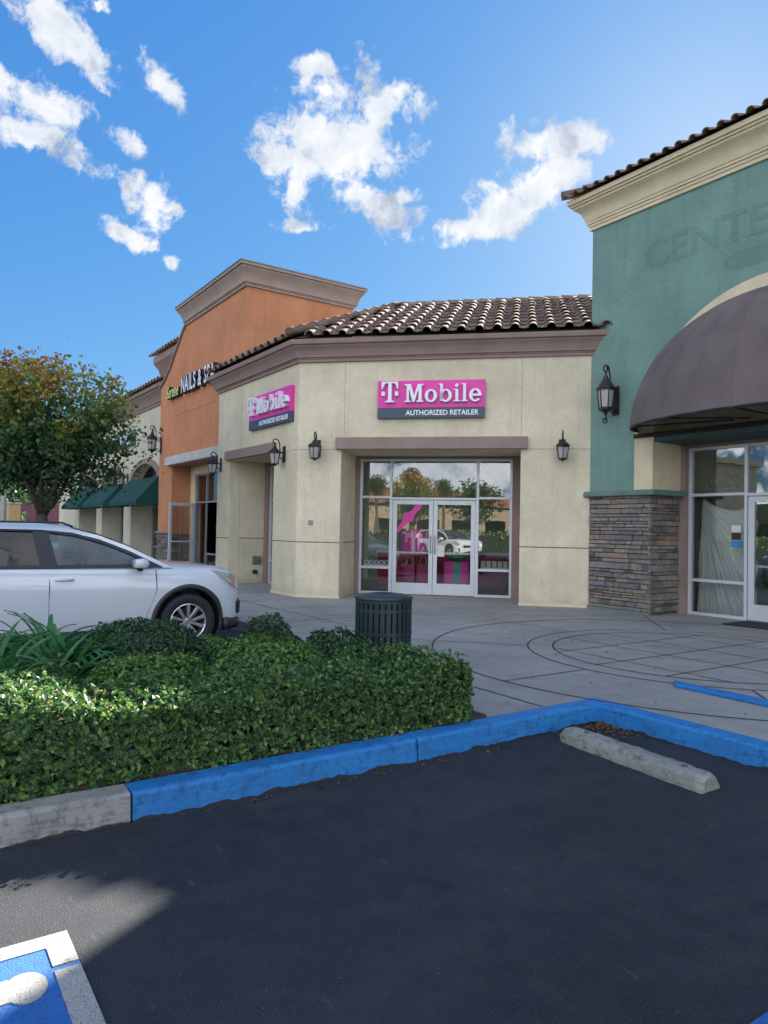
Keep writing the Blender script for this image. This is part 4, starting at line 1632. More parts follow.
# rear raised block with tile edge
m = MB()
m.box(ID, -27.6, -23.6, 8.5, 14, 4.5, 7.3)
m.build('rear_block', M_orange, org)
m = MB()
m.sweep([(-27.9, 8.5), (-22.8, 8.5)], [(0, 7.08), (.05, 7.08), (.05, 7.2), (.1, 7.25), (.2, 7.5), (.4, 7.72), (.4, 7.95), (-.2, 7.95), (-.2, 7.08)])
m.build('rear_cornice', M_mauve, org, smooth='auto')
m = MB()
tile_roof(m, (-28.1, 8.0), (-23.2, 8.0), (0, 1), 7.96, R(22), 5)
m.build('rear_roof_tiles', M_tile, org, norm=False)
m = MB()
m.box(OR, -22.45, -17.25, -.16, .29, 3.382, 3.64)
m.build('lintel', M_ltrim, org, bevel=.01)
m = MB()
m.box(OR, -22.28, -17.25, -.003, .01, 4.9, 4.915)
m.build('control_joint', plain('orange_joint', (.3, .11, .06), .9), org)
m = MB()
m.box(OR, XO0 + .01, -22.2, .0, .3, G, 1.28)
m.box(OR, -22.44, -22.2, .3, .62, G, 1.28)
m.build('base_core', MATS['mortar'], org)
m = MB()
stone_face(m, OR, XO0 + .01, -22.15, -.001, .16, 1.27, 21)
stone_face(m, Fr(-22.19, 7.08, PI / 2), 0, .62, 0, .16, 1.27, 22)
m.build('stone_base', M_stone, org, norm=False)
m = MB()
m.box(OR, XO0 - .03, -22.13, -.08, .0, 1.27, 1.33)
m.build('stone_cap', M_mauve, org)
m = MB()
m.box(OR, -22.189, -21.80, .60, .80, G, 3.38)
m.box(OR, -21.8, -17.25, .62, .80, 3.12, 3.38)
m.build('jamb', M_ctrim, org)
frame_unit(org, OR, -21.79, -17.3, .64, .152, 3.12, (-20.9, -19.9, -18.6), {0: [2.25], 1: [2.25, .7], 2: [2.25, .7], 3: [2.25, .7]}, skip=(0,), mat=M_alud)
# open door leaf swung outwards
dfr = Fr(-21.76, 7.70, R(-82))
od = door_leaf(org, dfr, .0, .86, 0, .165, 2.22, 'L', mat=M_alu)
od['label'] = 'white framed glass door standing open'
m = MB()
m.box(OR, -22.1, -17.3, 2.2, 2.3, .15, 4.0)
m.build('interior_wall', M_plaster, org)
sf = thing('salon_cabinet', 'blue grey cabinet standing just inside the salon door', 'cabinet', (-20.9, 8.6, .15))
m = MB()
m.box(ID, -21.55, -20.1, 8.45, 8.75, .2, 2.1)
m.build('cabinet_body', plain('blue_grey_panel', (.35, .45, .52), .5), sf, bevel=.01)
m = MB()
m.box(ID, -21.50, -20.15, 8.435, 8.449, 1.0, 1.04)
m.box(ID, -21.50, -20.15, 8.435, 8.449, 1.5, 1.54)
m.build('shelf_edge', M_white, sf)
nz = thing('neon_open_sign', 'small red lit OPEN sign behind the salon glass', 'sign', (-21.4, 7.95, 2.9))
m = MB()
put_text(m, Fr(0, 7.86), 'OPEN', .19, -21.40, 0, 2.80, .01, bold=.008)
m.build('lettering', M_neon, nz)
m = MB()
m.tube([(-21.44 + .60 * a, 7.86, 2.76 + .22 * b_) for a, b_ in ((0, 0), (1, 0), (1, 1), (0, 1), (0, 0))], .012, 6)
m.build('frame', M_neon, nz)
# channel letters
sg = thing('nail_salon_sign', 'black-sided channel letters reading Serene NAILS & SPA on orange wall', 'sign', (-20.5, 7.1, 5.3))
x = -22.45
m = MB()
vs, fs = text_geo('Serene', .52, .001, shear=.35, bold=.008)
m.add([OR(x + a * .78, -.165 + c_, 5.46 + b_) for a, b_, c_ in vs], fs)
m.build('script_lettering', M_yel, sg)
m = MB()
vs, fs = text_geo('Serene', .52, .08, shear=.35, bold=.012)
m.add([OR(x + a * .78, -.082 + c_, 5.46 + b_) for a, b_, c_ in vs], fs)
m.build('script_side', M_blackl, sg)
x = -21.05
for ch in 'NAILS & SPA':
    if ch == ' ':
        x += .16
        continue
    vs, fs = text_geo(ch, .66, .001, bold=.012)
    w = max(v[0] for v in vs)
    m = MB()
    m.add([OR(x + a * .64, -.165 + c_, 5.46 + b_ + .0) for a, b_, c_ in vs], fs)
    l_ = m.build('letter', M_white, sg)
    vs, fs = text_geo(ch, .66, .08, bold=.02)
    m = MB()
    m.add([OR(x + a * .64, -.082 + c_, 5.46 + b_) for a, b_, c_ in vs], fs)
    MW[l_.name] = MW[sg.name]
    m.build('letter_side', M_blackl, l_)
    x += w * .64 + .04

# ------------------------------------------------------------------ far left building with arches
fl = thing('arcade_building', 'pale cream building with mauve arches over green awnings', 'building', (-34, 7.4, 0))
XF0 = -42.2
centers = [-26.13 - 4.58 * i for i in range(3)]
HW, RISE, ZS = 1.78, .85, 2.85
outl = [(XF0, G)]
for cx in reversed(centers):
    outl += [(cx - HW, G)] + [(cx - HW * math.cos(R(a)), ZS + RISE * math.sin(R(a))) for a in range(0, 181, 12)] + [(cx + HW, G)]
outl += [(-23.52, G), (-23.52, 5.75), (XF0, 5.75)]
m = MB()
m.prism(FL, outl, 0, .35)
m.build('front_wall', M_farcream, fl)
m = MB()
m.box(ID, XF0, -23.5, 8.7, 8.85, 3.2, 5.7)
m.box(ID, XF0, XF0 + .3, 7.7, 16, G, 5.7)
m.box(ID, XF0, -23.5, 15.8, 16, G, 5.7)
m.box(ID, XF0, -23.5, 7.75, 15.8, 5.5, 5.6)
m.build('rear_wall', M_farcream, fl)
for cx in centers:
    m = MB()
    a_in = [(cx - HW * math.cos(R(a)), ZS + RISE * math.sin(R(a))) for a in range(0, 181, 10)]
    a_out = [(cx - (HW + .27) * math.cos(R(a)), ZS + (RISE + .2) * math.sin(R(a))) for a in range(0, 181, 10)]
    m.prism(FL, a_in + a_out[::-1], -.06, .2)
    m.build('arch_trim', M_mauve, fl)
    m = MB()
    m.box(FL, cx - HW - .1, cx - HW - .001, .35, .9, G, 3.2)
    m.box(FL, cx + HW + .001, cx + HW + .1, .35, .9, G, 3.2)
    m.build('recess_wall', M_farcream, fl)
    frame_unit(fl, FL, cx - HW, cx + HW, .80, .152, 2.7, (cx - .6, cx + .6), {0: [.7, 2.2], 1: [2.2], 2: [.7, 2.2]}, mat=M_alud)
m = MB()
m.box(FL, XF0, -23.55, .78, .9, 2.7, 4.0)
m.build('transom_wall', M_ltrim, fl)
m = MB()
m.box(FL, XF0, -23.55, 4.0, 4.1, .15, 4.0)
m.build('interior_wall', M_plaster, fl)
m = MB()
m.sweep([(XF0, 7.4), (-23.5, 7.4)], [(0, 5.62), (.05, 5.62), (.05, 5.7), (.08, 5.72), (.1, 5.8), (.16, 5.95), (.26, 6.05), (.26, 6.1), (.32, 6.12), (.32, 6.24), (-.3, 6.24), (-.3, 5.62)])
m.build('cornice', M_mauve, fl, smooth='auto')
m = MB()
m.add([(XF0, 7.05, 6.25), (-23.5, 7.05, 6.25), (-23.5, 10, 7.0), (XF0, 10, 7.0)], [(0, 1, 2, 3)])
froof = m.build('roof', M_tile, fl, norm=False)
MW[froof.name] = MW[fl.name]
m = MB()
tile_roof(m, (-42.2, 7.02), (-23.5, 7.02), (0, 1), 6.25, R(14), 4)
m.build('roof_tiles', M_tile, froof, norm=False)
for k, cx in enumerate(centers):
    lab = ['green canvas awning nearest the orange wall', 'middle green canvas awning', 'green canvas awning farthest from the orange wall'][k]
    a = thing('sloped_awning', lab, 'awning', (cx, 7.4, 2.3), 0, 'green awnings under the arches')
    w = HW + .02
    m = MB()
    tp, bt, pr = 3.18, 2.33, .80
    V = [(cx - w, 7.34, tp), (cx + w, 7.34, tp), (cx + w, 7.4 - pr, bt), (cx - w, 7.4 - pr, bt), (cx - w, 7.4 - pr, bt - .14), (cx + w, 7.4 - pr, bt - .14), (cx - w, 7.34, bt - .14), (cx + w, 7.34, bt - .14)]
    m.add(V, [(0, 1, 2, 3), (3, 2, 5, 4), (0, 3, 4, 6), (1, 7, 5, 2)])
    m.build('canvas', M_green, a, norm=False)
    m = MB()
    for e in (-w + .03, 0, w - .03):
        m.tube([(cx + e, 7.34, tp - .04), (cx + e, 7.4 - pr + .03, bt - .04), (cx + e, 7.4 - pr + .03, bt - .13), (cx + e, 7.34, bt - .13)], .014, 6)
    m.build('awning_frame', M_black, a)
sg2 = thing('pharmacy_sign', 'dark green channel letter sign above the arches behind the tree', 'sign', (-30, 7.4, 4.8))
m = MB()
m.box(FL, -31.8, -27.45, -.06, -.002, 4.50, 5.10)
m.build('backing', M_greensign, sg2)
x = -31.7
for ch in 'BAKERY':
    vs, fs = text_geo(ch, .62, .05, bold=.012)
    w = max(v[0] for v in vs)
    m = MB()
    m.add([FL(x + a * 1.35, -.112 + c_, 4.58 + b_) for a, b_, c_ in vs], fs)
    m.build('letter', M_white, sg2)
    x += w * 1.35 + .13

# ------------------------------------------------------------------ wall lanterns
def lantern_small():
    L = thing('wall_lantern', '', 'lantern', (0, 0, 0))
    m = MB()
    m.box(ID, -.055, .055, -.02, -.001, -.16, .16)
    m.build('back_plate', M_iron, L, local=True, bevel=.008)
    m = MB()
    pts = []
    for i in range(17):
        a = R(-20 + i * 14)
        pts.append((0, -.20 + .075 * math.cos(a) - .0, .21 + .085 * math.sin(a)))
    arm = [(0, -.02, .0), (0, -.06, .01), (0, -.10, .05), (0, -.125, .12)] + pts[:13]
    arm = [(0, -.015, .02), (0, -.055, .02), (0, -.095, .06), (0, -.10, .13), (0, -.105, .20), (0, -.135, .265), (0, -.19, .29), (0, -.235, .265), (0, -.245, .225), (0, -.225, .195), (0, -.20, .205)]
    m.tube(arm, .012, 7)
    m.tube([(0, -.02, -.09), (0, -.06, -.10), (0, -.10, -.06), (0, -.14, -.03)], .009, 6)
    m.build('scroll_arm', M_iron, L, smooth=True, local=True)
    m = MB()
    m.lathe([(0, .20), (.012, .19), (.018, .17), (.010, .155), (.028, .14), (.04, .125), (.05, .10), (.125, .035), (.13, .02), (.12, .015), (.0, .018)], 6, (0, -.20, 0), ph=PI / 6)
    m.build('lamp_roof', M_iron, L, local=True)
    m = MB()
    for k in range(6):
        a = k * PI / 3 + PI / 6
        m.tube([(.112 * math.cos(a), -.20 + .112 * math.sin(a), .018), (.075 * math.cos(a), -.20 + .075 * math.sin(a), -.20)], .0075, 5)
    m.lathe([(0, -.245), (.02, -.24), (.05, -.215), (.085, -.21), (.085, -.192), (.0, -.192)], 6, (0, -.20, 0), ph=PI / 6)
    m.lathe([(.118, .018), (.118, .0), (.105, .0), (.105, .018), (.118, .018)], 6, (0, -.20, 0), ph=PI / 6, cap=False)
    m.build('cage', M_iron, L, local=True)
    m = MB()
    m.lathe([(.070, -.19), (.104, .012)], 6, (0, -.20, 0), ph=PI / 6)
    m.build('glass', M_lglass, L, local=True)
    m = MB()
    m.lathe([(.0, -.06), (.022, -.07), (.022, -.19), (.0, -.19)], 10, (0, -.20, 0))
    m.build('bulb', M_white, L, local=True)
    return L


def lantern_big():
    L = thing('scroll_lantern', '', 'lantern', (0, 0, 0))
    m = MB()
    m.box(ID, -.07, .07, -.025, -.001, -.26, .26)
    m.build('back_plate', M_iron, L, local=True, bevel=.01)

    def spiral(cy, cz, r0, r1, a0, a1, n=22):
        return [(0, cy + (r0 + (r1 - r0) * i / n) * math.cos(R(a0 + (a1 - a0) * i / n)), cz + (r0 + (r1 - r0) * i / n) * math.sin(R(a0 + (a1 - a0) * i / n))) for i in range(n + 1)]
    m = MB()
    m.tube([(0, -.02, .10), (0, -.08, .12), (0, -.14, .20), (0, -.16, .32), (0, -.17, .44), (0, -.20, .54)] + spiral(-.28, .535, .08, .03, 10, 430), .014, 7)
    m.build('upper_scroll', M_iron, L, smooth=True, local=True)
    m = MB()
    m.tube([(0, -.02, .16)] + spiral(-.10, .19, .06, .02, -10, 420), .010, 6)
    m.tube([(0, -.02, -.20)] + spiral(-.11, -.16, .075, .02, 10, -400), .011, 6)
    m.tube([(0, -.27, -.27), (0, -.26, -.33)] + spiral(-.30, -.38, .065, .02, 40, -380), .011, 6)
    m.build('lower_scroll', M_iron, L, smooth=True, local=True)
    m = MB()
    m.lathe([(0, .50), (.015, .48), (.02, .45), (.012, .43), (.035, .41), (.045, .37), (.06, .33), (.155, .20), (.165, .18), (.15, .17), (0, .175)], 6, (0, -.28, 0), ph=PI / 6)
    m.build('lamp_roof', M_iron, L, local=True)
    m = MB()
    for k in range(6):
        a = k * PI / 3 + PI / 6
        m.tube([(.14 * math.cos(a), -.28 + .14 * math.sin(a), .175), (.105 * math.cos(a), -.28 + .105 * math.sin(a), -.16)], .009, 5)
    m.lathe([(0, -.30), (.02, -.29), (.03, -.25), (.07, -.22), (.12, -.19), (.125, -.15), (0, -.15)], 6, (0, -.28, 0), ph=PI / 6)
    m.lathe([(.15, .175), (.15, .15), (.135, .15), (.135, .175), (.15, .175)], 6, (0, -.28, 0), ph=PI / 6, cap=False)
    m.build('cage', M_iron, L, local=True)
    m = MB()
    m.lathe([(.10, -.148), (.134, .17)], 6, (0, -.28, 0), ph=PI / 6)
    m.build('glass', M_lglass, L, local=True)
    m = MB()
    m.lathe([(.0, .06), (.03, .04), (.03, -.14), (.0, -.14)], 10, (0, -.28, 0))
    m.build('bulb', M_white, L, local=True)
    return L


ls = lantern_small()
ls['group'] = 'small lanterns on the cream shop'
ls.scale = (1.1, 1.1, 1.06)
ls.location = DG(-4.00, 0, 3.12)
ls.rotation_euler = (0, 0, PI / 4)
ls['label'] = 'small lantern on the diagonal wall left of the double doors'
copy_tree(ls, DG(.74, 0, 3.11), PI / 4, 'small lantern on the cream wall between the doors and teal wall')
copy_tree(ls, BX(-13.50, 0, 3.05), 0, 'small lantern in profile beside the left recess, below the slanted sign')
copy_tree(ls, BX(-17.0, 0, 3.05), 0, 'small lantern at the cream corner next to the orange wall')
lb = lantern_big()
lb['group'] = 'large scroll lanterns'
lb.location = TL(-8.33, 0, 3.92)
lb.scale = (1.05, 1.05, 1.0)
lb['label'] = 'large scroll lantern on the teal wall'
copy_tree(lb, OR(-23.36, 0, 4.12), 0, 'large scroll lantern on the edge of the orange wall')
copy_tree(lb, FL(-28.42, 0, 3.2), 0, 'large scroll lantern between the first two green awnings')

# ------------------------------------------------------------------ litter bin
tc = thing('litter_bin', 'round dark green slatted litter bin behind the hedge', 'litter bin', (-6.12, 4.18, .15))
m = MB()
RB, HB = .285, .70
nS = 30
for k in range(nS):
    a = 2 * PI * k / nS
    F_ = Fr(RB * math.cos(a), RB * math.sin(a), a + PI / 2)
    m.box(F_, -.021, .021, -.004, .004, .03, HB - .03)
m.build('slats', M_canister, tc, local=True)
m = MB()
for z in (.0, .33, .56, HB - .05):
    m.lathe([(RB - .002, z), (RB + .008, z), (RB + .008, z + .03), (RB - .002, z + .03), (RB - .002, z)], 48, cap=False)
m.build('band', M_canister, tc, local=True, smooth='auto')
m = MB()
m.lathe([(RB - .03, .01), (RB - .03, HB - .02)], 40, cap=False)
m.build('liner', M_black, tc, local=True)
m = MB()
m.lathe([(.10, HB - .04), (.10, HB + .03), (.115, HB + .04), (.24, HB + .025), (RB + .012, HB + .008), (RB + .02, HB - .01), (RB + .01, HB - .02), (.10, HB - .04)], 48, cap=False)
m.lathe([(.0, HB - .035), (.10, HB - .035)], 40, cap=False)
m.build('lid', M_canister, tc, local=True, smooth='auto')

# ------------------------------------------------------------------ car
def prism_x(mb, outline, x0, x1, holes=(), lean=None):
    """outline in (y, z), extruded in x. lean(z) shifts x"""
    F2 = lambda t_, o_, z_: (o_ + (lean(z_) if lean else 0), t_, z_)
    mb.prism(F2, outline, x0, x1, holes)


def make_car(label, body_mat, loc, rz):
    """origin on the ground under the centre; nose towards +Y, right side towards +X"""
    c = thing('parked_car', label, 'car', loc, rz)
    HWd = .905
    yF, yR = 2.27, -2.27
    fa, ra = 1.33, -1.30       # axle positions
    # stations along y: (y, z_bottom, z_sill_side, belt z, half width, top z at centre)
    # cross section ring: bottom centre, bottom edge, lower side, crease, shoulder, top edge, top centre
    st = [(2.27, .42, .42, .60, .52, .62), (2.24, .26, .34, .76, .66, .80), (2.12, .21, .30, .90, .78, .95), (1.95, .20, .30, .97, .85, 1.02), (1.70, .20, .30, 1.0, .885, 1.06), (1.33, .20, .30, 1.02, .90, 1.09),
          (1.05, .20, .30, 1.03, .905, 1.11), (.85, .20, .30, 1.04, .905, 1.12), (.3, .20, .30, 1.05, .905, 1.06), (-.6, .20, .30, 1.07, .905, 1.08), (-1.3, .20, .30, 1.09, .90, 1.10), (-1.9, .22, .32, 1.10, .87, 1.11), (-2.15, .28, .36, 1.08, .82, 1.10), (-2.25, .40, .44, .98, .74, 1.0), (-2.27, .5, .5, .8, .68, .82)]
    vs, fs = [], []
    N = None
    for (y, zb, zs, zt, hw, zc) in st:
        half = [(0, zb), (hw * .86, zb), (hw * .965, zb + .05), (hw * .985, .5 * (zs + .50)), (hw * .992, max(zs + .02, .60 if zt > .75 else zs + .08)), (hw * 1.0, max(zs + .03, zt - .27)), (hw * .985, zt - .13), (hw * .955, zt - .045),
                (hw * .90, zt), (hw * .70, zt + (zc - zt) * .6), (hw * .35, zt + (zc - zt) * .93), (0, zc)]
        ringp = [(x, z) for x, z in half] + [(-x, z) for x, z in half[-2:0:-1]]
        N = len(ringp)
        vs += [(x, y, z) for x, z in ringp]
    for i in range(len(st) - 1):
        for k in range(N):
            j = (k + 1) % N
            fs.append((i * N + k, i * N + j, (i + 1) * N + j, (i + 1) * N + k))
    fs.append(tuple(range(N)))
    fs.append(tuple(reversed(range(len(vs) - N, len(vs)))))
    m = MB()
    m.add(vs, fs)
    body = m.build('body', body_mat, None, smooth=True, local=True)
    ss = body.modifiers.new('sub', 'SUBSURF')
    ss.levels = ss.render_levels = 2
    # cut wheel wells and the cabin opening
    cut = MB()
    for y in (fa, ra):
        cut.lathe([(.405, -1.2), (.405, 1.2)], 40, (0, y, .355), 'x')
    co = cut.build('cutter', M_black, None)
    cab = MB()
    cab.box(ID, -.80, .80, -2.0, .72, .55, 1.6)
    ca = cab.build('cutter', M_black, None)
    for oo in (co, ca):
        bo = body.modifiers.new('cut', 'BOOLEAN')
        bo.operation = 'DIFFERENCE'
        bo.object = oo
        bo.solver = 'EXACT'
    dg = bpy.context.evaluated_depsgraph_get()
    me = bpy.data.meshes.new_from_object(body.evaluated_get(dg))
    body.modifiers.clear()
    body.parent = c
    body.data = me
    me.polygons.foreach_set('use_smooth', [True] * len(me.polygons))
    md = body.modifiers.new('edges', 'EDGE_SPLIT')
    md.split_angle = R(40)
    bpy.data.objects.remove(co)
    bpy.data.objects.remove(ca)

    # greenhouse side: outline in (y, z); leans in with height
    lean = lambda z: -(z - 1.02) * .36 - max(0, z - 1.5) * .6
    out = [(1.13, 1.03), (.98, 1.12), (.62, 1.335), (.28, 1.49), (0, 1.575), (-.35, 1.615), (-.9, 1.615), (-1.5, 1.575), (-1.95, 1.50), (-2.2, 1.12), (-2.2, 1.05), (0, 1.03)]
    w1 = [(.78, 1.085), (.60, 1.235), (.30, 1.39), (.0, 1.485), (-.22, 1.52), (-.16, 1.085)]     # front door glass
    w1 = [(.84, 1.085), (.64, 1.222), (.34, 1.372), (.02, 1.478), (-.25, 1.518), (-.17, 1.085)]
    w2 = [(-.41, 1.53), (-.8, 1.535), (-1.15, 1.515), (-1.22, 1.085), (-.34, 1.085)]
    w3 = [(-1.32, 1.49), (-1.62, 1.45), (-1.80, 1.32), (-1.72, 1.15), (-1.36, 1.10)]
    for sx in (1, -1):
        m = MB()
        F2 = lambda t_, o_, z_: (sx * (.845 + o_ + lean(z_)), t_, z_)
        m.prism(F2, out, -.035, .0, [w1, w2, w3])
        m.build('window_surround', body_mat, c, local=True)
        m = MB()
        # black window border
        big = [(.99, 1.055), (.63, 1.27), (.30, 1.43), (.0, 1.52), (-.35, 1.555), (-.9, 1.56), (-1.5, 1.52), (-1.72, 1.46), (-1.92, 1.30), (-1.80, 1.12), (-1.70, 1.055)]
        m.prism(F2, big, .001, .006, [w1, w2, w3])
        m.build('window_trim', M_plastic, c, local=True)
        m = MB()
        m.prism(F2, [(1.0, 1.035), (1.0, 1.054), (-1.7, 1.054), (-1.7, 1.035)], .001, .012)
        m.build('belt_strip', M_plastic, c, local=True)
        for w, g_ in ((w1, M_cglass), (w2, M_cdark), (w3, M_cdark)):
            m = MB()
            m.prism(F2, w, -.022, -.016)
            m.build('side_window', g_, c, local=True)
        # shut lines
        def sl(y0, z0, y1, z1, y2=None, z2=None):
            pts = [(y0, z0), (y1, z1)] + ([(y2, z2)] if y2 is not None else [])
            res = []
            for (a, b_), (a2, b2) in zip(pts, pts[1:]):
                for q in range(9):
                    z = b_ + (b2 - b_) * q / 8
                    y = a + (a2 - a) * q / 8
                    res.append((y, z))
            return res
        def side_x(z):
            prof_ = [(.25, .872), (.40, .889), (.60, .896), (.80, .903), (.92, .890), (1.0, .864), (1.05, .82)]
            for (za, xa), (zb_, xb) in zip(prof_, prof_[1:]):
                if z <= zb_:
                    return xa + (xb - xa) * (z - za) / (zb_ - za)
            return .845 + lean(z)
        for line in (sl(.92, 1.0, .93, .75, .78, .36), sl(-.26, 1.02, -.26, .5, -.27, .30), sl(-1.0, .95, -1.0, .8)):
            m = MB()
            m.tube([(sx * (side_x(z) - .002), y, z) for y, z in line], .0055, 5)
            m.build('shut_line', M_black, c, local=True)
        # door handles
        for y in (-.10, -1.05):
            m = MB()
            m.tube([(sx * .898, y - .10, .905), (sx * .922, y - .07, .91), (sx * .924, y + .05, .91), (sx * .898, y + .09, .905)], [.012, .018, .018, .012], 8)
            m.build('door_handle', body_mat, c, smooth=True, local=True)
        # lower cladding and arches
        m = MB()
        m.tube([(sx * .882, .86, .27), (sx * .886, 0, .265), (sx * .882, -.84, .27)], .055, 8)
        m.build('sill_cladding', M_plastic, c, smooth=True, local=True)
        for y in (fa, ra):
            m = MB()
            vs, fs = [], []
            a0, a1, n = -14, 194, 30
            for i in range(n + 1):
                a = R(a0 + (a1 - a0) * i / n)
                for rr, xx in ((.402, .860), (.402, .914), (.455, .916), (.468, .886)):
                    vs.append((sx * xx, y + rr * math.cos(a), .355 + rr * math.sin(a)))
            for i in range(n):
                for k in range(3):
                    fs.append((i * 4 + k, i * 4 + k + 1, i * 4 + k + 5, i * 4 + k + 4))
            m.add(vs, fs)
            m.build('wheel_arch', M_plastic, c, smooth=True, local=True)
            # liner
            m = MB()
            m.lathe([(.40, 0), (.40, .32)], 30, (sx * .55 if sx > 0 else -.87, y, .355), 'x', cap=False)
            m.build('arch_liner', M_black, c, local=True)
        # mirror
        m = MB()
        m.add([(sx * (1.0 + a * w_), .70 + b_, 1.10 + c_) for b_, w_, k_ in ((-.075, .095, .062), (.02, .105, .075), (.085, .07, .05)) for a, c_ in ((-1, -k_ * .95), (1, -k_ * .8), (1.02, k_ * .7), (.6, k_), (-1, k_ * .9))],
              [(0, 1, 2, 3, 4), (14, 13, 12, 11, 10)] + [(i * 5 + k, i * 5 + (k + 1) % 5, i * 5 + 5 + (k + 1) % 5, i * 5 + 5 + k) for i in range(2) for k in range(5)])
        mo = m.build('mirror', body_mat, c, smooth=True, local=True, bevel=.022)
        m = MB()
        m.tube([(sx * .84, .74, 1.03), (sx * .92, .73, 1.02), (sx * .98, .70, 1.04)], [.035, .03, .045], 8)
        m.build('mirror_foot', M_plastic, c, smooth=True, local=True)
        # headlight wraps the corner
        m = MB()
        vs = []
        for (y, z, x) in ((1.66, .985, .868), (1.98, .935, .815), (2.13, .86, .735), (2.19, .80, .64), (2.21, .735, .63), (2.14, .745, .775), (1.98, .80, .862), (1.80, .885, .890)):
            vs.append((sx * (x + .012), y + .006, z))
        for (x, y, z) in list(vs):
            vs.append((x - sx * .07, y - .06, z))
        n = 8
        fs = [tuple(range(n))] + [(i, (i + 1) % n, n + (i + 1) % n, n + i) for i in range(n)]
        m.add(vs, fs)
        m.build('headlight', M_headl, c, local=True)
        m = MB()
        m.box(ID, sx * .80 - .04, sx * .80 + .04, 1.93, 2.06, .80, .875)
        m.build('turn_signal', M_amber, c, local=True)
        # tail light
        m = MB()
        m.prism(lambda t_, o_, z_: (sx * (.80 + o_ + lean(z_)), t_, z_), [(-2.12, 1.02), (-2.2, 1.45), (-2.28, 1.40), (-2.27, .95)], -.05, .03)
        m.build('tail_light', M_tail, c, local=True)
        # roof rail
        m = MB()
        m.tube([(sx * .60, .02, 1.60), (sx * .60, -.1, 1.655), (sx * .60, -1.3, 1.65), (sx * .60, -1.45, 1.60)], .014, 6)
        m.build('roof_rail', M_plastic, c, smooth=True, local=True)
        for y in (fa, ra):
            wh = bpy.data.objects.new('wheel', None)
            COL.objects.link(wh)
            wh.parent = c
            wh.location = (sx * .79, y, .35)
            if sx < 0:
                wh.rotation_euler = (0, 0, PI)
            m = MB()
            m.lathe([(.232, -.10), (.255, -.115), (.31, -.115), (.338, -.10), (.350, -.07), (.350, .07), (.338, .10), (.31, .112), (.255, .108), (.232, .09), (.232, -.10)], 40, (0, 0, 0), 'x', cap=False)
            m.build('tyre', M_tyre, wh, smooth='auto', local=True)
            m = MB()
            m.lathe([(.232, -.095), (.232, .092), (.222, .098), (.212, .085), (.205, .02), (.205, -.08)], 40, (0, 0, 0), 'x', cap=False)
            m.lathe([(0, .075), (.04, .075), (.055, .06), (.055, .0), (0, .0)], 20, (0, 0, 0), 'x')
            for k in range(5):
                for dd, wd in ((-.20, .020), (.20, .020)):
                    a = 2 * PI * k / 5 + dd
                    a2 = 2 * PI * k / 5 + dd * 1.55
                    r0, r1 = .045, .215
                    p0 = (math.cos(a), math.sin(a))
                    p1 = (math.cos(a2), math.sin(a2))
                    tn = (-math.sin(a), math.cos(a))
                    w0, w1_ = .015, .024
                    V = []
                    for xx in (.03, .082):
                        for (pp, rr, ww) in ((p0, r0, w0), (p1, r1, w1_)):
                            for s_ in (-1, 1):
                                V.append((xx - (.0 if rr < .1 else -.008), pp[0] * rr + tn[0] * ww * s_, pp[1] * rr + tn[1] * ww * s_))
                    m.add(V, [(0, 1, 3, 2), (4, 6, 7, 5), (0, 4, 5, 1), (1, 5, 7, 3), (3, 7, 6, 2), (2, 6, 4, 0)])
            m.build('rim', M_rim, wh, local=True, bevel=.004)
            m = MB()
            m.lathe([(.0, -.02), (.15, -.02), (.15, .0), (0, .0)], 24, (0, 0, 0), 'x')
            m.lathe([(.0, -.095), (.205, -.09), (.205, -.07), (0, -.07)], 24, (0, 0, 0), 'x')
            m.build('brake_disc', M_black, wh, local=True)
    # roof skin
    m = MB()
    vs, fs = [], []
    rs = [(.0, 1.57), (-.35, 1.612), (-.9, 1.615), (-1.5, 1.575), (-1.95, 1.50)]
    for y, z in rs:
        xe = .845 + lean(z) - .0
        for q, dz in ((1, -.002), (.93, .022), (.7, .042), (.35, .055), (0, .058), (-.35, .055), (-.7, .042), (-.93, .022), (-1, -.002)):
            vs.append((xe * q, y, z + dz))
    for i in range(len(rs) - 1):
        for k in range(8):
            fs.append((i * 9 + k, i * 9 + k + 1, i * 9 + k + 10, i * 9 + k + 9))
    m.add(vs, fs)
    m.build('roof', body_mat, c, smooth=True, local=True)
    # windscreen and rear glass
    m = MB()
    def pane(rows, mb):
        vs, fs = [], []
        for y, z in rows:
            xe = .845 + lean(z) - .02
            for q in (1, .6, 0, -.6, -1):
                vs.append((xe * q, y + (1 - q * q) * .10, z + (1 - q * q) * .03))
        for i in range(len(rows) - 1):
            for k in range(4):
                fs.append((i * 5 + k, i * 5 + k + 1, i * 5 + k + 6, i * 5 + k + 5))
        mb.add(vs, fs)
    pane([(1.06, 1.06), (.62, 1.33), (.28, 1.485), (.02, 1.57)], m)
    m.build('windscreen', M_cglass, c, smooth=True, local=True)
    m = MB()
    vs = [(x * (.845 + lean(z) - .02), y, z) for y, z in ((-1.94, 1.51), (-2.2, 1.10)) for x in (-1, 1)]
    m.add(vs, [(0, 1, 3, 2)])
    m.build('rear_window', M_cdark, c, local=True)
    # cabin
    for sx in (.38, -.38):
        for y in (-.35, -1.25):
            m = MB()
            m.box(ID, sx - .24, sx + .24, y - .25, y + .3, .56, .82)
            m.box(Fr(0, 0), sx - .23, sx + .23, y - .42, y - .26, .7, 1.26)
            m.box(ID, sx - .12, sx + .12, y - .42, y - .32, 1.27, 1.43)
            m.build('seat', M_seat, c, local=True, bevel=.04)
    m = MB()
    m.box(ID, -.78, .78, .42, .9, .7, 1.0)
    m.build('dashboard', M_plastic, c, local=True, bevel=.05)
    m = MB()
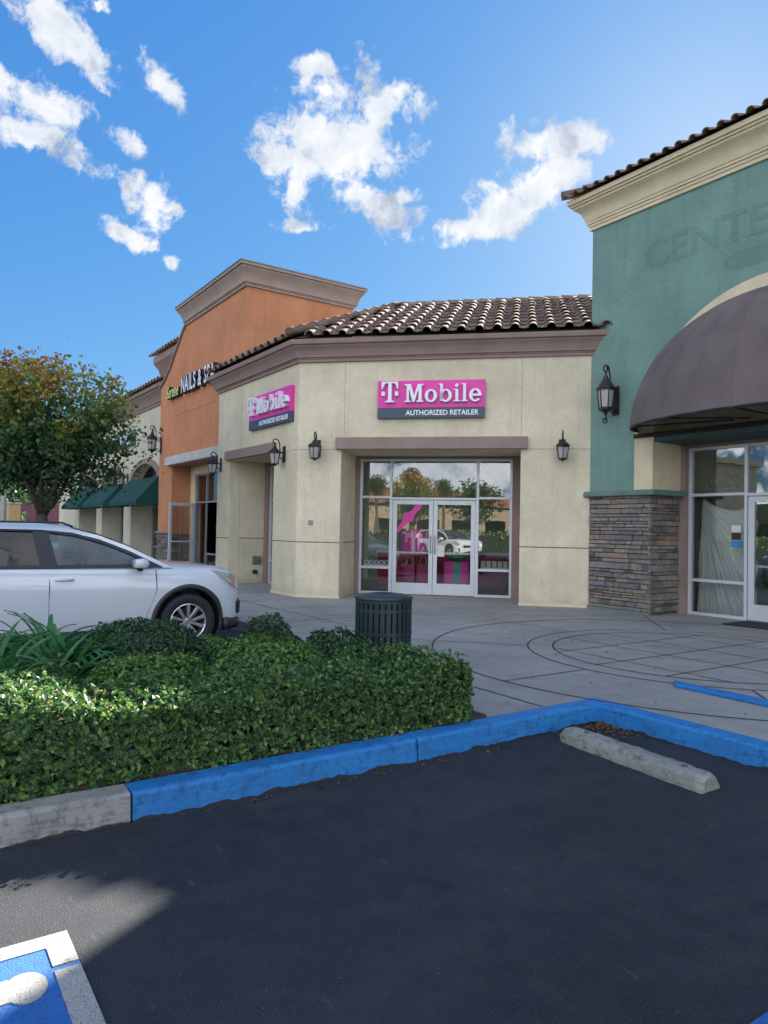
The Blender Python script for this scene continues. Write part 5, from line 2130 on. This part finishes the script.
    m.tube([(-.38 + .18 * math.cos(a), .33 + .06 * math.sin(a), 1.0 + .17 * math.sin(a)) for a in [2 * PI * i / 20 for i in range(21)]], .014, 6, False)
    m.build('steering_wheel', M_plastic, c, smooth=True, local=True)
    # bumper, grille
    m = MB()
    m.tube([(-.80, 1.93, .30), (-.70, 2.14, .30), (-.4, 2.235, .30), (0, 2.26, .30), (.4, 2.235, .30), (.70, 2.14, .30), (.80, 1.93, .30), (.87, 1.80, .30)], .085, 8)
    m.build('lower_bumper', M_plastic, c, smooth=True, local=True)
    m = MB()
    m.box(ID, -.5, .5, 2.18, 2.285, .60, .72)
    m.build('grille', M_plastic, c, local=True, bevel=.01)
    for sx in (1, -1):
        m = MB()
        m.prism(lambda t_, o_, z_: (sx * (t_), 2.20 - o_, z_), [(.60, .38), (.74, .42), (.76, .56), (.70, .60), (.62, .50)], -.01, .09)
        m.build('fog_light', M_plastic, c, local=True)
    # final proportions: short nose, low roof
    seen = set()
    for ch in c.children:
        if ch.type != 'MESH' or ch.data.name in seen:
            continue
        seen.add(ch.data.name)
        for v in ch.data.vertices:
            if v.co.y > 1.72:
                v.co.y = 1.72 + (v.co.y - 1.72) * .69
            if v.co.z > 1.0:
                v.co.z = 1.0 + (v.co.z - 1.0) * .84
    return c


M_headl, t, b = new_mat('headlight_lens')
b.inputs['Base Color'].default_value = (.55, .56, .58, 1)
b.inputs['Roughness'].default_value = .08
b.inputs['Metallic'].default_value = .55
b.inputs['Coat Weight'].default_value = 1
M_amber = plain('amber_lens', (.45, .24, .12), .2)
M_tail = plain('tail_lens', (.4, .01, .01), .15)

car = make_car('white compact SUV parked beside the planter hedge', M_carw, (-8.70 - .905, 3.04 - 1.33, 0), 0)

car2 = make_car('silver car mostly hidden behind the tree trunk', M_card, (-30, 1.55, 0), 0)
car2.scale = (1.16, 1.16, 1.16)

# ------------------------------------------------------------------ planting
rngp = np.random.default_rng(5)


def hedge_box(name, label, outline_fn, n, mat, size, loc, seed):
    pass


def fbm(x, y, z=0, s=1.0):
    return (math.sin(x * 3.1 * s + 1.3) * math.cos(y * 2.7 * s + .5) + .6 * math.sin(x * 6.7 * s + y * 5.3 * s + z * 4) + .35 * math.sin(x * 13 * s - y * 11 * s + z * 9)) / 1.95


def clump(P, cell, amt, seed):
    """draw leaves towards sprig centres so gaps open between the sprigs"""
    rng = np.random.default_rng(seed)
    P = np.asarray(P, float)
    key = np.floor((P + rng.normal(0, cell * .25, P.shape)) / cell).astype(int)
    _, inv = np.unique(key, axis=0, return_inverse=True)
    inv = inv.ravel()
    n = inv.max() + 1
    cnt = np.bincount(inv, minlength=n)[:, None]
    cen = np.stack([np.bincount(inv, P[:, k], minlength=n) for k in range(3)], 1) / cnt
    shift = rng.normal(0, cell * .30, (n, 3))
    return P * (1 - amt) + (cen + shift)[inv] * amt + rng.normal(0, cell * .12, P.shape)


hedge = thing('clipped_hedge', 'clipped boxy hedge along the blue curb', 'hedge', (-4.5, 2, .15))
HX0, HX1, HY0, HY1, HZ = -4.78, -4.03, .05, 3.56, .54


def htop(y):
    return HZ + .028 * math.sin(y * 4.1) + .018 * math.sin(y * 9.7 + 1) + (.06 if y < 1.2 else 0) * (1.2 - y)


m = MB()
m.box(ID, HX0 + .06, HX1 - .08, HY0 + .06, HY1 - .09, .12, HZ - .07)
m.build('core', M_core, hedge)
P, N = [], []
rg = random.Random(11)
for i in range(52000):
    u_ = rg.random()
    d = abs(rg.gauss(0, .022))
    if u_ < .50:
        y = rg.uniform(HY0, HY1)
        z = rg.uniform(.15, htop(y))
        x = HX1 + .03 * fbm(y * 1.6, z * 3) - d + .012 * math.sin(z * 11)
        # the foot is thinner
        if z < .19 and rg.random() < .3:
            continue
        x -= max(0, z - (htop(y) - .06)) * .7
        P.append((x, y, z)); N.append((1, 0, .35))
    elif u_ < .90:
        y = rg.uniform(HY0, HY1)
        x = rg.uniform(HX0, HX1)
        z = htop(y) + .032 * fbm(x * 3, y * 2) - d - max(0, x - (HX1 - .06)) * .7
        P.append((x, y, z)); N.append((.1, 0, 1))
    else:
        x = rg.uniform(HX0, HX1)
        z = rg.uniform(.15, HZ)
        y = HY1 + .03 * fbm(x * 2, z * 3) - d - max(0, z - (HZ - .06)) * .7
        P.append((x, y, z)); N.append((0, 1, .3))
for i in range(2600):
    y = rg.uniform(HY0, HY1)
    y = round(y * 9 + rg.gauss(0, .12)) / 9 + rg.gauss(0, .012)
    x = rg.uniform(HX0, HX1)
    P.append((x + rg.uniform(-.02, .05), y, htop(y) + rg.uniform(.0, .075))); N.append((rg.gauss(0, .5), rg.gauss(0, .5), 1))
P = clump(P, .055, .55, 5)
leaves_mesh('leaves', P, N, .040, M_hedge, hedge, tilt=.75, seed=3)


def shrub(name, label, cx, cy, rx, ry, z0, h, n, mat, size, seed, lump=.12, group=None, flat=.0, rz_=0.0, squared=2.0):
    r_ = thing(name, label, 'shrub', (cx, cy, z0), 0, group)
    cr_, sr_ = math.cos(rz_), math.sin(rz_)
    m = MB()
    vs, fs = [], []
    NU, NV = 18, 8
    for j in range(NV + 1):
        ph = PI / 2 * j / NV
        for i in range(NU):
            a = 2 * PI * i / NU
            q = .84 * math.cos(ph) ** (1 / squared * 1.2)
            x, y = rx * q * math.cos(a), ry * q * math.sin(a)
            vs.append((cx + x * cr_ - y * sr_, cy + x * sr_ + y * cr_, z0 - .02 + h * .86 * math.sin(ph)))
    for j in range(NV):
        for i in range(NU):
            k = (i + 1) % NU
            fs.append((j * NU + i, j * NU + k, (j + 1) * NU + k, (j + 1) * NU + i))
    m.add(vs, fs)
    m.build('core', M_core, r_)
    rg = random.Random(seed)
    P, N = [], []
    ox, oy = rg.uniform(0, 9), rg.uniform(0, 9)
    for i in range(n):
        a = rg.uniform(0, 2 * PI)
        s_ = rg.random() ** .8
        ph = math.asin(s_)
        q = math.cos(ph) ** (1 / squared * 1.2)
        lum = 1 + lump * fbm(math.cos(a) * 2 + ox, math.sin(a) * 2 + oy, s_) + rg.gauss(0, .035) - abs(rg.gauss(0, .03))
        x, y = rx * q * math.cos(a) * lum, ry * q * math.sin(a) * lum
        z = z0 + h * s_ * (1 + lump * .8 * fbm(x * 3 + ox, y * 3 + oy)) + rg.gauss(0, .012)
        P.append((cx + x * cr_ - y * sr_, cy + x * sr_ + y * cr_, z))
        N.append((math.cos(a) * q, math.sin(a) * q, s_ + .25))
    P = clump(P, size * 1.9, .5, seed)
    leaves_mesh('leaves', P, N, size * 1.15, mat, r_, tilt=.75, seed=seed)
    return r_


shrub('round_shrub', 'domed dark green shrub in front of the car wheel', -6.35, 1.80, .66, .60, .12, .57, 17000, M_hedge3, .026, 21, .07)
GR = 'low shrubs filling the planter'
specs = [(-5.35, 2.55, .52, .50, .48, M_hedge2, 'bright green low shrub beside the domed shrub'),
         (-5.2, 1.55, .48, .50, .46, M_hedge2, 'bright green low shrub behind the hedge middle'),
         (-5.1, .75, .45, .42, .44, M_hedge, 'low shrub behind the sunlit hedge end, below the strap leaves'),
         (-6.35, 3.05, .46, .40, .36, M_hedge3, 'dark low shrub right of the car wheel'),
         (-7.0, 3.30, .30, .28, .47, M_hedge3, 'small rounded shrub nearest the car nose'),
         (-5.55, 3.32, .52, .36, .46, M_hedge3, 'dark low shrub in front of the litter bin'),
         (-4.95, 3.20, .42, .38, .42, M_hedge, 'low shrub at the hedge corner right of the litter bin'),
         (-5.95, 2.60, .38, .36, .40, M_hedge, 'low shrub squeezed between the domed shrub and the bright ones'),
         (-7.2, 2.6, .38, .42, .26, M_hedge2, 'yellow green low shrub close to the car bumper')]
for i, (x, y, rx, ry, h, mt_, lab) in enumerate(specs):
    shrub('low_shrub', lab, x, y, rx, ry, .13, h, int(13000 * rx * ry / .25 * (1 if x > -6 else .8)), mt_, .030 if x > -6 else .027, 40 + i, .16, GR)


def strap_plant(cx, cy, n, L, seed, label):
    r_ = thing('strap_leaf_plant', label, 'plant', (cx, cy, .15), 0, 'strap-leaved plants in the planter')
    rg = random.Random(seed)
    m = MB()
    for i in range(n):
        a = rg.uniform(0, 2 * PI)
        l = L * rg.uniform(.65, 1.15)
        up0 = rg.uniform(1.0, 1.5)
        w = rg.uniform(.017, .030)
        x, y, z = cx + rg.uniform(-.09, .09), cy + rg.uniform(-.09, .09), .16
        el_ = up0
        vs, fs = [], []
        K = 8
        drop = rg.uniform(.8, 1.8)
        for k in range(K + 1):
            s_ = k / K
            ww = w * (math.sin(PI * min(1, s_ * .8 + .18)) ** .7) * (1 if s_ < .98 else .15)
            sd_ = (-math.sin(a) * ww, math.cos(a) * ww)
            vs += [(x + sd_[0], y + sd_[1], z + .004), (x, y, z - .003), (x - sd_[0], y - sd_[1], z + .004)]
            x += math.cos(a) * math.cos(el_) * l / K
            y += math.sin(a) * math.cos(el_) * l / K
            z += math.sin(el_) * l / K
            el_ -= drop / K * (1 + s_)
        for k in range(K):
            fs += [(k * 3, k * 3 + 1, k * 3 + 4, k * 3 + 3), (k * 3 + 1, k * 3 + 2, k * 3 + 5, k * 3 + 4)]
        m.add(vs, fs)
    m.build('leaves', M_blade, r_, smooth=True, norm=False)
    return r_


strap_plant(-6.25, 1.15, 95, .74, 1, 'strap-leaved plant left of the domed shrub')
strap_plant(-5.95, .62, 90, .70, 2, 'strap-leaved plant in front of the rear car door')
strap_plant(-6.75, .55, 90, .74, 3, 'strap-leaved plant nearest the car sill at the left edge')
strap_plant(-5.75, 1.05, 70, .66, 4, 'small strap-leaved plant behind the sunlit hedge')
strap_plant(-7.1, 1.2, 80, .70, 5, 'strap-leaved plant half hidden against the car door')

# leaf litter at the curb corner and loose leaves on the pavement
P, N = [], []
for i in range(420):
    r_ = abs(rg.gauss(0, .13))
    a = rg.uniform(-PI / 2, 0)
    P.append((-3.84 + r_ * math.cos(a) * 1.5, 4.76 + r_ * math.sin(a), rg.uniform(.004, .02)))
    N.append((0, 0, 1))
for i in range(60):
    P.append((-3.80 + rg.uniform(0, .05), rg.uniform(1.2, 4.6), .006)); N.append((0, 0, 1))
for i in range(90):
    P.append((rg.uniform(-11, -3), rg.uniform(5, 9.5), .165)); N.append((0, 0, 1))
lo = leaves_mesh('leaf_litter', P, N, .032, M_litter, tilt=.25, seed=8)
tag(lo, 'dry leaves gathered at the curb corner and scattered on pavement', kind='stuff')

# ------------------------------------------------------------------ tree
def tree(label, bx, by, h, cz, rr, rz__, nleaf, mat, size, seed, trunk_r=.11, cat='tree', name='autumn_tree', fork=1.75):
    T = thing(name, label, cat, (bx, by, 0))
    rg = random.Random(seed)
    m = MB()
    m.tube([(bx, by, 0), (bx + .01, by, .6), (bx - .01, by + .01, 1.2), (bx, by, fork)], [trunk_r * 1.35, trunk_r * 1.05, trunk_r, trunk_r * .95], 10)
    m.build('trunk', M_bark, T, smooth=True)
    tips = []
    m = MB()
    for i in range(9):
        a = 2 * PI * i / 9 + rg.uniform(-.3, .3)
        el_ = rg.uniform(.75, 1.3)
        L = (h - fork) * rg.uniform(.62, .92)
        pts = [Vector((bx, by, fork - .1))]
        d = Vector((math.cos(a) * math.cos(el_), math.sin(a) * math.cos(el_), math.sin(el_)))
        for k in range(6):
            d = (d + Vector((rg.uniform(-.15, .15), rg.uniform(-.15, .15), .08))).normalized()
            pts.append(pts[-1] + d * L / 6)
            if k > 0:
                for _ in range(3):
                    e = (d + Vector((rg.uniform(-1, 1), rg.uniform(-1, 1), rg.uniform(-.5, .6)))).normalized()
                    l2 = L * rg.uniform(.18, .4)
                    q = [pts[-1], pts[-1] + e * l2 * .5, pts[-1] + e * l2 + Vector((0, 0, .05))]
                    m.tube(q, [.018, .012, .004], 4)
                    tips.append(q[2]); tips.append(q[1])
        m.tube(pts, [trunk_r * .55, trunk_r * .45, trunk_r * .36, trunk_r * .27, trunk_r * .18, trunk_r * .1, trunk_r * .05], 6)
        tips.append(pts[-1])
    m.build('branches', M_bark, T, smooth=True)
    C0 = Vector((bx, by, cz))
    # clumps: some at twig ends, some spread through the crown volume
    cl = []
    for q in tips:
        e = ((q.x - bx) / rr) ** 2 + ((q.y - by) / rr) ** 2 + ((q.z - cz) / rz__) ** 2
        if e < 1.15:
            cl.append((q, rg.uniform(.22, .42)))
    for i in range(110):
        a, s_ = rg.uniform(0, 2 * PI), rg.uniform(-1, 1)
        r0 = rg.uniform(.55, 1.0) ** .6
        q_ = math.sqrt(1 - s_ * s_)
        wob = 1 + .16 * fbm(math.cos(a) * 2, math.sin(a) * 2, s_ * 2)
        cl.append((C0 + Vector((math.cos(a) * q_ * rr * r0 * wob, math.sin(a) * q_ * rr * r0 * wob, s_ * rz__ * r0 * wob)), rg.uniform(.18, .40)))
    P, N = [], []
    for i in range(nleaf):
        q, r0 = cl[rg.randrange(len(cl))]
        v = Vector((rg.gauss(0, 1), rg.gauss(0, 1), rg.gauss(0, .75))) * r0 * .62
        P.append(tuple(q + v))
        N.append((v.x, v.y, v.z + .3))
    leaves_mesh('crown', P, N, size, mat, T, aspect=.75, tilt=.8, seed=seed)
    return T


tree('round-headed tree turning red and yellow at the top behind the car', -16.9, 2.62, 5.0, 3.62, 1.95, 1.55, 17000, M_tleaf, .10, 14, .12)

# ------------------------------------------------------------------ far background, left
bgd = thing('distant_shop_block', 'low tan building far down the lot behind the tree', 'building', (-90, 0, 0))
m = MB()
m.box(ID, -100, -88, 2, 26, 0, 4.6)
m.build('wall', M_farcream, bgd)
m = MB()
m.box(ID, -100.5, -87.5, 1.5, 26.5, 4.6, 5.2)
m.build('parapet', M_mauve, bgd)
for i in range(4):
    m = MB()
    m.box(ID, -88, -87.95, 5 + i * 4, 7.5 + i * 4, .2, 2.6)
    m.build('window', M_cdark, bgd)
tb = thing('tan_utility_box', 'tan utility cabinet far behind the car roof', 'cabinet', (-36, .9, 0))
m = MB()
m.box(ID, -36.8, -36, 4.22, 4.72, 0, 2.35)
m.build('cabinet_body', M_cardb, tb, bevel=.03)
m = MB()
m.box(ID, -36.83, -35.97, 4.19, 4.75, 2.351, 2.42)
m.build('cabinet_top', M_ltrim, tb)
fw = thing('plum_wall', 'plum coloured low wall far behind the tree trunk', 'wall', (-50, 4, 0))
m = MB()
m.box(ID, -56.3, -56, 7.0, 12.5, 0, 3.0)
m.build('panel', plain('plum_paint', (.14, .05, .09), .8), fw)
m = MB()
m.box(ID, -56.35, -55.95, 6.9, 12.6, 3.001, 3.15)
m.build('cap', M_mauve, fw)
ps = thing('white_banner', 'pale banner post at the far left edge', 'banner', (-22, -.9, 0))
m = MB()
m.box(ID, -25.04, -25.0, 2.05, 2.80, .7, 2.30)
m.build('banner_cloth', M_ltrim, ps)
m = MB()
m.tube([(-25.02, 2.84, 0), (-25.02, 2.84, 2.5)], .03, 8)
m.build('post', M_alud, ps)
tree('dark green tree far behind the red-topped tree', -62, 9.5, 7, 4.6, 3.2, 2.6, 7000, M_hedge3, .26, 31, .2, name='background_tree')
tree('distant dark green tree at the far left edge', -50, 4.6, 7, 4.2, 4.0, 3.0, 7000, M_hedge3, .30, 32, .2, name='background_tree')

# ------------------------------------------------------------------ the far side of the lot (seen in the glass)
M_tan = plain('tan_wall', (.30, .24, .16), .9)
ob = thing('opposite_shops', 'cream shops with red tile roof across the lot', 'building', (0, -60, 0))
m = MB()
m.box(ID, -60, 60, -72, -60, 0, 5.2)
m.box(ID, 14, 22, -60.5, -59.9, 0, 7.5)
m.build('wall', M_tan, ob)
m = MB()
m.box(ID, -52, -45, -59.99, -50, 0, 9.5)
m.build('tower', M_farcream, ob)
m = MB()
m.box(ID, -52.6, -44.4, -60.5, -49.4, 9.5, 10.1)
m.build('tower_cornice', M_ctrim, ob)
m = MB()
m.box(ID, 13, 23, -61, -59, 7.5, 8.2)
m.build('cornice', M_ctrim, ob)
m = MB()
m.add([(-12, -59.2, 5.2), (60, -59.2, 5.2), (60, -66, 7.6), (-12, -66, 7.6)], [(0, 1, 2, 3)])
m.build('roof', plain('red_tile', (.34, .11, .07), .8), ob)
for i in range(18):
    m = MB()
    m.box(ID, -58 + i * 6.5, -54 + i * 6.5, -59.95, -59.88, .3, 3.0)
    m.build('window', M_cdark, ob)
for i, (x, y, h) in enumerate(((17, -42, 6.6), (22, -44, 6.2), (26, -43, 7.2), (33, -46, 6.4))):
    pt = thing('palm_tree', ('tall fan palm across the lot, nearest the orange-leaved tree', 'short fan palm second from the orange-leaved tree', 'tallest fan palm across the lot', 'fan palm standing apart from the other three')[i], 'tree', (x, y, 0), 0, 'palms across the lot')
    m = MB()
    m.tube([(x, y, 0), (x + .1, y, h * .5), (x, y, h)], [.22, .18, .16], 8)
    m.build('trunk', M_bark, pt)
    P, N = [], []
    for k in range(1500):
        a, s_ = rg.uniform(0, 2 * PI), rg.uniform(-.9, 1)
        q = math.sqrt(1 - s_ * s_)
        r0 = rg.uniform(.3, 1.3)
        P.append((x + math.cos(a) * q * r0, y + math.sin(a) * q * r0, h + s_ * r0)); N.append((math.cos(a), math.sin(a), .3))
    leaves_mesh('crown', P, N, .38, M_palm, pt, aspect=.25, seed=60 + i)
lh = thing('lot_hedge', 'long green hedge across the parking lane', 'hedge', (0, -20, 0))
P, N = [], []
for i in range(9000):
    P.append((rg.uniform(-30, 40), -20 + rg.gauss(0, .35), rg.uniform(0, 1.5))); N.append((0, 1, .4))
leaves_mesh('leaves', P, N, .26, M_hedge, lh, seed=77)
m = MB()
m.box(ID, -30, 40, -20.5, -19.6, .0, 1.2)
m.build('core', M_core, lh)
tree('orange-leaved tree across the lot', 5.5, -15, 5, 3.4, 1.8, 1.5, 6000, M_tleaf, .13, 41, .12, name='lot_tree')
for i_, (x_, y_, sz_) in enumerate(((-9, -24, 1.0), (-2.5, -30, 1.25), (12, -34, 1.1), (-22, -30, 1.2), (24, -30, 1.2), (-31, -44, 1.3))):
    tree(('lot tree farthest left', 'large lot tree on the left', 'lot tree in the centre row', 'lot tree beside the far lane', 'lot tree on the right', 'lot tree before the shops')[i_], x_, y_, 5 * sz_, 3.4 * sz_, 2.4 * sz_, 1.8 * sz_, 3500, M_hedge3, .24, 80 + i_, .15, name='lot_tree')
for (x, y, rz_, lab) in ((4.0, -9.5, .1, 'white SUV parked across the lane'), (-16, -16, PI, 'white SUV parked far across the lane')):
    copy_tree(car, (x, y, 0), rz_, lab)
